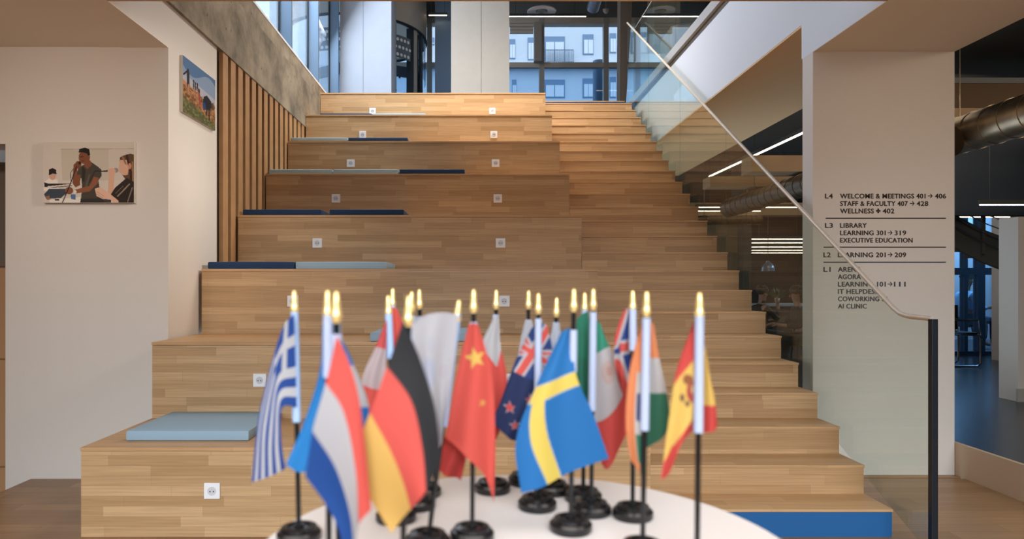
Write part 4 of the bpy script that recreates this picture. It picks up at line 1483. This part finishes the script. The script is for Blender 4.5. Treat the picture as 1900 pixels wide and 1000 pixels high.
def put_text(s, px0, px1, yc, m, parent=dr, cap=9.0):
    me = text_mesh(s)
    n = len(me.vertices)
    co = np.zeros(n * 3, np.float32)
    me.vertices.foreach_get('co', co)
    co = co.reshape(-1, 3)
    d = 4.9855
    u = d / F
    x0, x1 = co[:, 0].min(), co[:, 0].max()
    capz = 0.73
    out = np.zeros_like(co)
    out[:, 0] = ((co[:, 0] - x0) / (x1 - x0) * (px1 - px0) + px0 - VX) * u - base_p.x
    out[:, 2] = EYE - (yc + cap / 2 - co[:, 1] / capz * cap - VY) * u - base_p.z
    out[:, 1] = -0.0004
    me.vertices.foreach_set('co', out.ravel())
    me.update()
    # heavier strokes: the outline repeated with a hair's shift
    bm = bmesh.new()
    for k, (sx, sz) in enumerate(((-0.45, 0.0), (0.0, -0.25), (0.0, 0.25), (0.45, 0.0))):
        n0 = len(bm.verts)
        bm.from_mesh(me)
        bm.verts.ensure_lookup_table()
        for v in bm.verts[n0:]:
            v.co += Vector((sx * u, -0.00004 * k, sz * u))
    me2 = bpy.data.meshes.new('lettering')
    bm.to_mesh(me2); bm.free()
    me2.materials.clear()
    return obj_me('lettering', me2, m, parent)


def rule(px0, px1, y, m):
    u = 4.9855 / F
    bm = bmesh.new(); box(bm, (px0 - VX) * u - base_p.x, (px1 - VX) * u - base_p.x, -0.0006, 0.0002, EYE - (y + 1.0 - VY) * u - base_p.z, EYE - (y - 1.0 - VY) * u - base_p.z)
    obj('divider_line', bm, m, dr)


def arrow(px, yc, m):
    u = 4.9855 / F
    X = lambda p: (p - VX) * u - base_p.x
    Z = lambda q: EYE - (q - VY) * u - base_p.z
    bm = bmesh.new()
    prism(bm, [(X(px), Z(yc - .7)), (X(px + 7), Z(yc - .7)), (X(px + 7), Z(yc + .7)), (X(px), Z(yc + .7))], 'y', -0.0006, 0.0)
    prism(bm, [(X(px + 4), Z(yc - 3.6)), (X(px + 5.2), Z(yc - 4.2)), (X(px + 9), Z(yc)), (X(px + 5.2), Z(yc + 4.2)), (X(px + 4), Z(yc + 3.6)), (X(px + 7), Z(yc))], 'y', -0.0009, -0.0001)
    obj('arrow_symbol', bm, m, dr)


LN = [('L4', 1531, 1545, 363.5, 0), ('WELCOME & MEETINGS 401', 1559, 1717, 363.5, 0), ('406', 1735, 1755, 363.5, 0), ('STAFF & FACULTY 407', 1559, 1684, 377.4, 0), ('428', 1701, 1722, 377.4, 0),
      ('WELLNESS', 1559, 1621, 391.2, 0), ('402', 1638, 1659, 391.2, 0),
      ('L3', 1531, 1545, 418, 0), ('LIBRARY', 1559, 1608, 418, 0), ('LEARNING 301', 1559, 1643, 431.8, 0), ('319', 1660, 1681, 431.8, 0), ('EXECUTIVE EDUCATION', 1559, 1693, 445.5, 0),
      ('L2', 1528, 1541, 472.5, 0), ('LEARNING 201', 1555, 1643, 472.5, 0), ('209', 1660, 1681, 472.5, 0),
      ('L1', 1528, 1541, 499.5, 1), ('ARENA', 1555, 1598, 499.5, 1), ('AGORA', 1555, 1597, 513.2, 1), ('LEARNING 101', 1555, 1643, 527, 1), ('111', 1659, 1680, 527, 1),
      ('IT HELPDESK', 1555, 1632, 540.6, 1), ('COWORKING S2', 1555, 1647, 554.2, 1), ('AI CLINIC', 1555, 1608, 567.8, 1)]
for s, a, b, yc, k in LN:
    put_text(s, a, b, yc, INKB if k else INK)
for a, yc, k in ((1721.5, 363.5, 0), (1688, 377.4, 0), (1647, 431.8, 0), (1647, 472.5, 0), (1647, 527, 1)):
    arrow(a, yc, INKB if k else INK)
rule(1532, 1755, 405, INK); rule(1528, 1755, 458.6, INK); rule(1528, 1755, 486.5, INKB)
u = 4.9855 / F
bm = bmesh.new()
cx, cz = (1629.5 - VX) * u - base_p.x, EYE - (391.2 - VY) * u - base_p.z
box(bm, cx - 0.0165, cx + 0.0165, -0.0006, 0.0001, cz - 0.0062, cz + 0.0062); box(bm, cx - 0.0062, cx + 0.0062, -0.0009, 0.0002, cz - 0.0165, cz + 0.0165)
obj('cross_symbol', bm, INK, dr)

# ------------------------------------------------------------------ high table
TZ = EYE - 0.30
tb = thing('high_table', 'round white high table carrying the miniature flags', 'table', (0.055, 0.772, 0))
bm = bmesh.new(); lathe(bm, [(0, TZ - 0.022), (0.298, TZ - 0.022), (0.304, TZ - 0.016), (0.306, TZ - 0.006), (0.304, TZ), (0, TZ)], 96)
obj('tabletop', bm, mat('white_laminate', (197, 192, 190), 0.55), tb, True)
bm = bmesh.new(); lathe(bm, [(0, 0.02), (0.035, 0.02), (0.035, TZ - 0.04), (0.12, TZ - 0.03), (0.12, TZ - 0.022), (0, TZ - 0.022)], 32); obj('pedestal', bm, WHITEP, tb, True)
bm = bmesh.new(); lathe(bm, [(0, 0), (0.24, 0), (0.24, 0.008), (0.05, 0.024), (0, 0.024)], 48); obj('foot_plate', bm, WHITEP, tb, True)

# ------------------------------------------------------------------ miniature flags
CLOTH = painted('flag_polyester', 0.7, 0.25)
SLEEVE = mat('white_sleeve', (158, 167, 192), 0.7)
SLEEVEB = mat('pale_blue_sleeve', (146, 170, 206), 0.7)


def base_mesh():
    bm = bmesh.new()
    lathe(bm, [(0, 0), (0.0245, 0), (0.026, 0.002), (0.026, 0.009), (0.0235, 0.012), (0.021, 0.0125), (0.0205, 0.016), (0.013, 0.0175), (0.0125, 0.015), (0.006, 0.015), (0.0055, 0.019), (0, 0.019)], 40)
    return bm


def finial_mesh():
    bm = bmesh.new()
    lathe(bm, [(0, 0), (0.0034, 0), (0.0034, 0.002), (0.0046, 0.004), (0.0050, 0.0060), (0.0046, 0.0085), (0.0039, 0.0105), (0.0038, 0.013), (0.0031, 0.020), (0.0022, 0.0262), (0.0011, 0.0275), (0, 0.0278)], 16)
    return bm


BASE_ME = FIN_ME = None


def crom(net, nu, nv):
    """smooth surface through a grid of control points"""
    net = np.array(net, float)

    def interp(A, n):
        k = len(A)
        t = np.linspace(0, k - 1, n)
        i = np.clip(t.astype(int), 0, k - 2)
        f = (t - i).reshape((-1,) + (1,) * (A.ndim - 1))
        g = lambda j: A[np.clip(j, 0, k - 1)]
        p0 = np.where((i - 1).reshape(f.shape) < 0, 2 * A[0] - A[1], g(i - 1))
        p3 = np.where((i + 2).reshape(f.shape) > k - 1, 2 * A[-1] - A[-2], g(i + 2))
        p1, p2 = g(i), g(i + 1)
        return 0.5 * ((2 * p1) + (-p0 + p2) * f + (2 * p0 - 5 * p1 + 4 * p2 - p3) * f ** 2 + (-p0 + 3 * p1 - 3 * p2 + p3) * f ** 3)
    a = interp(net, nv)
    b = interp(np.swapaxes(a, 0, 1), nu)
    return np.swapaxes(b, 0, 1)


def flag(label, fin, foot, d, patches, sleeve=None, sleeve_m=None, fold=0.006, nf=1.3, phase=0.0, front=0.012, gold=1.0, base_y=None):
    """fin: finial top (px), foot: px x of the pole on the table; patches: list of (net, painter, depth shift)"""
    global BASE_ME, FIN_ME
    foot_w = Vector(((foot - VX) * d / F, d, TZ))
    top = W(fin[0], fin[1], d)
    t = thing('desk_flag', label, 'flag', foot_w, 0, 'miniature flags on the high table')
    if BASE_ME is None:
        o = obj('base', base_mesh(), BLK, t, True); BASE_ME = o.data
        o = obj('finial', finial_mesh(), GOLD, t, True); FIN_ME = o.data
    else:
        o = bpy.data.objects.new('base', BASE_ME); C.objects.link(o); o.parent = t
        o = bpy.data.objects.new('finial', FIN_ME); C.objects.link(o); o.parent = t
    ax = (top - foot_w)
    un = ax.normalized()
    o.location = ax - un * 0.0278
    o.rotation_euler = Vector((0, 0, 1)).rotation_difference(un).to_euler()
    bm = bmesh.new(); tube(bm, un * 0.012, ax - un * 0.0275, 0.0029, n=14); obj('pole', bm, BLK, t, True)

    def on_pole(y):
        k = (y - fin[1]) / ((VY + 0.30 * F / d) - fin[1])
        return ax * (1 - k)
    if sleeve:
        bm = bmesh.new(); tube(bm, on_pole(sleeve[0]), on_pole(sleeve[1]), 0.0046, 0.005, n=14)
        obj('pole_sleeve', bm, sleeve_m or SLEEVE, t, True)
    nu, nv = 80, 110
    allp, allc, faces = [], [], []
    base_i = 0
    for net, painter, shift in patches:
        g = crom([[tuple(q) + (0.0,) * (3 - len(q)) for q in row] for row in net], nu, nv)
        S, V = np.meshgrid(np.linspace(0, 1, nu), np.linspace(0, 1, nv))
        px, py = g[..., 0].ravel(), g[..., 1].ravel()
        S, V = S.ravel(), V.ravel()
        off = -front + shift + g[..., 2].ravel() + fold * (0.35 + V) * np.sin(2 * PI * (nf * S + 0.25 * V) + phase)
        # laid out flat at the cloth's mean distance, then folded in depth
        dd = d - front + shift + g[..., 2].ravel()
        X = (px - VX) * dd / F - foot_w.x
        Z = EYE - (py - VY) * dd / F - foot_w.z
        allp.append(np.stack([X, off, Z], 1))
        P2 = np.stack([px, py], 1)
        allc.append(painter(P2, S, V))
        idx = np.arange(nu * nv).reshape(nv, nu) + base_i
        faces.append(np.stack([idx[:-1, :-1], idx[1:, :-1], idx[1:, 1:], idx[:-1, 1:]], -1).reshape(-1, 4))
        base_i += nu * nv
    me = bpy.data.meshes.new('flag_cloth')
    me.from_pydata(np.concatenate(allp).tolist(), [], np.concatenate(faces).tolist())
    me.update()
    set_print(me, np.concatenate(allc), True)
    obj_me('flag_cloth', me, CLOTH, t, True)
    return t


RED, WHT, NVY = (230, 84, 72), (226, 222, 226), (18, 36, 84)


def plain(col):
    return lambda P, S, V: np.tile(np.array(col, float), (len(P), 1))


def bands(cols, cuts_, axis='V'):
    def f(P, S, V):
        q = V if axis == 'V' else S
        c = np.tile(np.array(cols[0], float), (len(P), 1))
        for k, ct_ in enumerate(cuts_):
            c[q > ct_] = cols[k + 1]
        return c
    return f


# blue and white striped flag, rows run hoist to fly along each stripe direction
def p_greek(P, S, V):
    bl, wh = np.array((6, 66, 148.)), np.array((228, 226, 230.))
    k = np.floor(V * 9 - 1e-6).astype(int) % 2
    c = np.where((k == 0)[:, None], bl, wh)
    can = (S < 0.40) & (V < 5 / 9)
    c[can] = bl
    cr = can & ((np.abs(S - 0.2) < 0.045) | (np.abs(V - 2.5 / 9) < 0.06))
    c[cr] = wh
    return c


flag('blue and white striped flag with a white cross, outermost toward the cushion', (546, 539), 555, 0.803,
     [([[(545, 582), (520, 618), (482, 762), (467, 894)], [(546, 640), (515, 668), (490, 782), (486, 888)], [(547, 700), (515, 716), (507, 808), (508, 880)], [(548, 757), (524, 757), (525, 812), (531, 868)]], p_greek, 0.0)],
     (579, 782), SLEEVEB, 0.005, 0.6, 0.5)

flag('plain bright blue flag hanging toward the striped one', (608, 539), 611, 0.665,
     [([[(598, 600), (604, 600), (610, 600), (617, 600)], [(592, 690), (600, 690), (610, 690), (618, 690)], [(562, 785), (582, 785), (602, 785), (620, 785)], [(527, 866), (550, 873), (575, 872), (602, 860)]], plain((0, 128, 204)), 0.019)],
     (584, 700), SLEEVE, 0.004, 1.0)

flag('blue white and blue banded flag showing from behind the tricolour', (623, 546), 640, 0.725,
     [([[(612, 600), (618, 600), (624, 606), (630, 620)], [(618, 680), (632, 679), (645, 677), (656, 676)], [(630, 760), (650, 756), (668, 752), (684, 752)], [(640, 802), (652, 801), (664, 798), (676, 792)]],
       bands([(0, 122, 200), (226, 222, 224), (0, 110, 190)], [0.34, 0.69]), 0.0)], (600, 700), SLEEVE, 0.003)

flag('red white and blue tricolour drooping in front of the bright blue flag', (624, 541), 630, 0.61,
     [([[(624, 622), (605, 710), (580, 800), (565, 885)], [(650, 682), (640, 765), (622, 868), (602, 938)], [(670, 765), (662, 870), (648, 955), (628, 990)], [(690, 942), (668, 970), (655, 1040), (640, 1050)]],
       bands([RED, WHT, (0, 72, 152)], [1 / 3, 2 / 3], 'S'), -0.0)], (620, 660), SLEEVE, 0.006, 0.9, 2.0)

flag('red and white flag with pale sleeve left behind the black red and gold one', (720, 548), 735, 0.87,
     [([[(711, 606), (714, 600), (716, 596), (718, 592)], [(696, 645), (703, 646), (710, 648), (716, 650)], [(672, 702), (686, 705), (700, 710), (716, 715)], [(668, 790), (680, 800), (696, 800), (716, 790)]],
       bands([(222, 84, 84), (222, 200, 202), RED], [0.33, 0.72]), 0.0)], (577, 665), SLEEVEB, 0.003)

flag('red flag on a short white sleeve rising behind the black red and gold one', (729, 535), 722, 0.99,
     [([[(726, 573), (730, 570), (735, 572), (740, 580)], [(728, 615), (734, 615), (742, 612), (749, 608)], [(728, 670), (736, 675), (746, 670), (756, 665)], [(730, 740), (740, 745), (750, 740), (762, 735)]], plain(RED), -0.0)],
     (566, 580), SLEEVE, 0.003)

flag('black red and gold flag drooping at the front of the table', (759, 549), 745, 0.625,
     [([[(748, 595), (718, 680), (687, 766), (653, 850)], [(779, 668), (764, 745), (724, 832), (678, 915)], [(806, 758), (785, 832), (748, 892), (706, 965)], [(818, 858), (792, 905), (762, 945), (724, 996)]],
       bands([(38, 38, 42), RED, (244, 190, 92)], [1 / 3, 2 / 3], 'S'), 0.0)], None, None, 0.007, 1.0, 0.6)

flag('pale sky blue flag just behind the black red and gold one', (764, 541), 772, 0.92,
     [([[(748, 592), (756, 590), (764, 589), (770, 590)], [(756, 640), (762, 640), (770, 640), (778, 640)], [(760, 700), (768, 700), (778, 700), (786, 700)], [(766, 770), (774, 770), (782, 770), (790, 770)]], plain((176, 208, 240)), 0.0)],
     (586, 660), SLEEVEB, 0.003)

flag('whitish flag on a dark pole rising behind the large white flag', (778, 537), 785, 0.974,
     [([[(770, 590), (776, 587), (782, 587), (788, 590)], [(768, 640), (776, 640), (786, 640), (796, 640)], [(768, 700), (778, 700), (790, 700), (802, 700)], [(772, 760), (782, 765), (792, 765), (800, 760)]], plain((214, 218, 232)), 0.0)],
     (587, 680), SLEEVE, 0.003)


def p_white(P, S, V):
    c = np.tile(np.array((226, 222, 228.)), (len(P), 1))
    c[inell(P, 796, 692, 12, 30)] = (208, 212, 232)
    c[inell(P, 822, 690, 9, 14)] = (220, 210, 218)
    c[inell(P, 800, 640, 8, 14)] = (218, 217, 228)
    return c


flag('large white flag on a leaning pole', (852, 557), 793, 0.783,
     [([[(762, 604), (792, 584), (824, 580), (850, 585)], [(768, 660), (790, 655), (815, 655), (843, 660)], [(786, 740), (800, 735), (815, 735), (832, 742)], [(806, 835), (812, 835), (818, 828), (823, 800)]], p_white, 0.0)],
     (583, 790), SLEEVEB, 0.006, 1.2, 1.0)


def p_china(P, S, V):
    c = np.tile(np.array((231, 82, 68.)), (len(P), 1))
    c[inpoly(P, star(882, 664, 21, -PI / 2 - 0.25))] = (250, 196, 84)
    for cx, cy, r in ((896, 747, 8), (905, 705, 0), (900, 790, 0)):
        if r:
            c[inpoly(P, star(cx, cy, r, -1.2))] = (246, 170, 80)
    return c


flag('red flag with yellow stars in the middle of the table', (879, 537), 876, 0.803,
     [([[(869, 603), (876, 600), (882, 600), (888, 604)], [(846, 700), (868, 696), (891, 692), (911, 690)], [(829, 798), (858, 800), (890, 794), (919, 795)], [(824, 812), (860, 840), (897, 880), (917, 934)]], p_china, 0.0),
      ([[(838, 770), (850, 770), (862, 772), (874, 775)], [(828, 800), (842, 803), (856, 808), (872, 815)], [(818, 835), (834, 842), (850, 848), (864, 856)], [(808, 868), (824, 878), (840, 886), (855, 894)]], plain((206, 58, 50)), 0.030)],  # back fold: its shade is put into a darker red
     (598, 606), SLEEVE, 0.006, 1.1, 0.3)


def p_pol(P, S, V):
    c = np.tile(np.array((226, 76, 64.)), (len(P), 1))
    m = (P[:, 1] < 642 + (P[:, 0] - 893) * 1.35) & (P[:, 1] < 690 - (P[:, 0] - 920) * 4)
    c[m] = (226, 222, 224)
    return c


flag('white over red flag standing behind the one with yellow stars', (921, 538), 914, 0.991,
     [([[(914, 592), (918, 588), (922, 586), (926, 587)], [(893, 642), (905, 642), (918, 642), (929, 642)], [(880, 730), (900, 728), (922, 720), (941, 708)], [(893, 832), (908, 828), (920, 818), (927, 800)]], p_pol, 0.0)],
     (584, 600), SLEEVE, 0.004)

flag('white flag hanging behind the navy one with red stars', (981, 539), 975, 1.03,
     [([[(974, 597), (979, 594), (984, 594), (988, 597)], [(966, 630), (974, 628), (984, 628), (992, 630)], [(960, 670), (972, 668), (985, 668), (996, 670)], [(958, 710), (972, 712), (985, 712), (998, 710)]], plain((222, 222, 232)), 0.0)],
     (593, 640), SLEEVE, 0.003)


def p_nz(P, S, V):
    c = np.tile(np.array((24, 40, 88.)), (len(P), 1))
    m = P[:, 1] < 690 + (P[:, 0] - 953) * 0.42
    a = math.radians(-33)
    x = (P[:, 0] - 988) * math.cos(a) - (P[:, 1] - 655) * math.sin(a)
    y = (P[:, 0] - 988) * math.sin(a) + (P[:, 1] - 655) * math.cos(a)
    x, y = x / 44, y / 26
    dg = np.minimum(np.abs(y - x), np.abs(y + x))
    c[m] = (30, 60, 124)
    c[m & (dg < 0.30)] = (226, 222, 228)
    c[m & (dg < 0.11)] = RED
    c[m & ((np.abs(x) < 0.24) | (np.abs(y) < 0.32))] = (226, 222, 228)
    c[m & ((np.abs(x) < 0.14) | (np.abs(y) < 0.19))] = RED
    for cx, cy, r in ((946, 756, 10), (955, 788, 8), (983, 741, 9)):
        c[inpoly(P, star(cx, cy, r + 2.5))] = (206, 186, 196)
        c[inpoly(P, star(cx, cy, r))] = (216, 64, 64)
    return c


flag('navy flag with red stars and a corner of crossed bars', (999, 544), 997, 0.916,
     [([[(984, 612), (994, 603), (1006, 600), (1016, 604)], [(957, 668), (980, 662), (1004, 658), (1026, 662)], [(930, 742), (956, 742), (985, 740), (1012, 742)], [(911, 786), (934, 802), (956, 818), (990, 806)]], p_nz, 0.006)],
     (591, 725), SLEEVE, 0.005, 1.2, 0.0, -0.004)

flag('white flag tucked behind the blue one with a yellow cross', (1033, 552), 1024, 0.985,
     [([[(1026, 602), (1030, 599), (1035, 599), (1038, 602)], [(1020, 640), (1028, 638), (1036, 638), (1044, 640)], [(1014, 690), (1026, 690), (1038, 690), (1050, 690)], [(1012, 740), (1024, 742), (1038, 742), (1052, 740)]], plain((216, 220, 236)), 0.0)],
     (598, 650), SLEEVEB, 0.003)


def p_swe(P, S, V):
    c = np.tile(np.array((0, 112, 184.)), (len(P), 1))
    q = np.clip((V - 0.33) / 0.67, 0, 1)
    s0, s1 = 0.05 + q * 0.30, 0.30 + q * 0.26
    for e, col in ((0.012, (206, 214, 214)), (0.0, (240, 208, 84))):
        m = ((V > 0.325 - e) & (V < 0.425 + e) & (S > 0.02 - e)) | ((V > 0.325) & (S > s0 - e) & (S < s1 + e))
        c[m] = col
    return c


flag('blue flag with a yellow cross spread wide at the front', (1065, 536), 1059, 0.833,
     [([[(1042, 616, .02), (1050, 611, .02), (1057, 609, .02), (1066, 612, .02)], [(992, 722, .004), (1015, 713, .004), (1040, 704, .004), (1069, 693, .004)], [(957, 818), (1002, 808), (1045, 790), (1101, 768)], [(966, 911), (1014, 898), (1058, 881), (1129, 850)]], p_swe, -0.004)],
     (612, 690), SLEEVE, 0.007, 0.9, 2.4)

flag('dark green flag between the blue one and the green white and red one', (1085, 543), 1082, 0.95,
     [([[(1070, 592), (1077, 585), (1084, 580), (1092, 578)], [(1067, 640), (1076, 640), (1085, 640), (1094, 640)], [(1066, 690), (1076, 690), (1086, 690), (1096, 690)], [(1070, 740), (1078, 745), (1088, 748), (1097, 745)]],
       bands([(40, 132, 106), (40, 124, 100)], [0.5]), 0.0)], (570, 625), SLEEVE, 0.003)


def p_mex(P, S, V):
    c = np.tile(np.array((46, 148, 118.)), (len(P), 1))
    c[V > 0.32] = (228, 218, 220)
    c[V > 0.70] = (218, 70, 62)
    c[inell(P, 1128, 690, 13, 22)] = (220, 190, 182)
    c[inell(P, 1130, 688, 6, 9)] = (204, 160, 148)
    return c


flag('green white and red flag with a faint emblem', (1101, 536), 1097, 0.896,
     [([[(1092, 590), (1104, 592), (1113, 600), (1118, 612)], [(1094, 668), (1108, 660), (1122, 650), (1133, 646)], [(1098, 780), (1118, 768), (1144, 742), (1166, 708)], [(1104, 818), (1122, 868), (1146, 838), (1168, 802)]], p_mex, 0.004)],
     (579, 762), SLEEVE, 0.005, 1.1, 0.0, -0.004)


def p_uk(P, S, V):
    c = np.tile(np.array((26, 62, 138.)), (len(P), 1))
    for pts, wd in (([(1160, 570), (1140, 640)], 8), ([(1144, 600), (1172, 700)], 0)):
        if wd:
            c[inline(P, pts, wd + 9)] = (226, 220, 226)
            c[inline(P, pts, wd)] = RED
    c[inpoly(P, [(1150, 632), (1172, 628), (1172, 656), (1150, 660)])] = (226, 220, 226)
    c[inpoly(P, [(1150, 637), (1172, 634), (1172, 650), (1150, 653)])] = RED
    c[inline(P, [(1146, 668), (1170, 735)], 22)] = (226, 220, 226)
    c[inline(P, [(1146, 672), (1168, 735)], 11)] = RED
    c[(V > 0.78)] = (206, 62, 58)
    return c


flag('red white and blue crossed-bar flag next to the orange white and green one', (1174, 539), 1174, 0.88,
     [([[(1155, 582), (1160, 575), (1166, 571), (1173, 571)], [(1142, 622), (1152, 626), (1162, 626), (1173, 626)], [(1141, 668), (1150, 676), (1160, 682), (1173, 692)], [(1148, 704), (1156, 736), (1164, 766), (1173, 794)]], p_uk, 0.0)],
     (569, 650), SLEEVE, 0.004, 1.3, 0.0, -0.006)


def p_ind_r(P, S, V):
    c = np.tile(np.array((240, 140, 84.)), (len(P), 1))
    c[P[:, 1] > 664] = (226, 220, 218)
    c[P[:, 1] > 729] = (44, 112, 84)
    return c


def p_ind_l(P, S, V):
    c = np.tile(np.array((240, 140, 84.)), (len(P), 1))
    c[(S > 0.48) & (P[:, 1] > 690)] = (226, 218, 214)
    c[(S > 0.55) & inell(P, 1184, 755, 8, 26)] = (40, 60, 110)
    c[(S > 0.50) & (P[:, 1] > 805)] = (44, 110, 82)
    c[(V > 0.93) & (S < 0.6)] = (240, 140, 84)
    return c


flag('orange white and green flag with a blue wheel', (1200, 541), 1192, 0.755,
     [([[(1200, 602), (1204, 600), (1208, 599), (1212, 601)], [(1199, 664), (1207, 664), (1215, 664), (1223, 664)], [(1198, 730), (1211, 730), (1225, 729), (1238, 728)], [(1197, 836), (1214, 822), (1232, 806), (1246, 782)]], p_ind_r, 0.004),
      ([[(1188, 606), (1191, 602), (1195, 600), (1200, 600)], [(1168, 690), (1178, 690), (1188, 690), (1199, 690)], [(1162, 785), (1172, 785), (1184, 785), (1197, 785)], [(1172, 856), (1180, 866), (1188, 880), (1194, 890)]], p_ind_l, 0.0)],
     (590, 798), SLEEVE, 0.003, 0.9, 0.0, -0.006)


def p_spa(P, S, V):
    c = np.tile(np.array((246, 198, 92.)), (len(P), 1))
    x, y = P[:, 0], P[:, 1]
    c[y < 659 + (1292 - x) * 1.38] = (220, 66, 58)
    lo = np.interp(x, [1225, 1239, 1246, 1270, 1292, 1300], [875, 851, 832, 794, 770, 766])
    c[y > lo] = (220, 66, 58)
    c[inell(P, 1283, 726, 10, 20) & (y < lo)] = (176, 64, 52)
    c[inell(P, 1276, 704, 8, 10)] = (158, 92, 50)
    c[inell(P, 1284, 722, 4, 8)] = (232, 190, 120)
    c[inell(P, 1266, 738, 4, 7)] = (130, 100, 70)
    c[inell(P, 1274, 748, 4, 5)] = (120, 90, 64)
    c[inell(P, 1291, 755, 4, 5)] = (120, 90, 64)
    return c


def p_spa_r(P, S, V):
    c = np.tile(np.array((246, 198, 92.)), (len(P), 1))
    c[P[:, 1] > 752] = (220, 66, 58)
    return c


flag('red and yellow flag with a crest, nearest the glass balustrade', (1298, 543), 1293, 0.70,
     [([[(1286, 600), (1290, 597), (1294, 596), (1298, 596)], [(1256, 688), (1268, 690), (1282, 690), (1298, 690)], [(1243, 778), (1260, 772), (1278, 767), (1298, 766)], [(1229, 894), (1240, 878), (1262, 822), (1298, 792)]], p_spa, 0.0),
      ([[(1300, 640), (1303, 642), (1306, 645), (1309, 650)], [(1300, 690), (1306, 692), (1312, 694), (1317, 698)], [(1300, 750), (1309, 748), (1319, 747), (1328, 744)], [(1298, 805), (1310, 802), (1322, 798), (1334, 793)]], p_spa_r, 0.004)],
     (584, 802), SLEEVE, 0.004, 0.9, 0.0, -0.006)
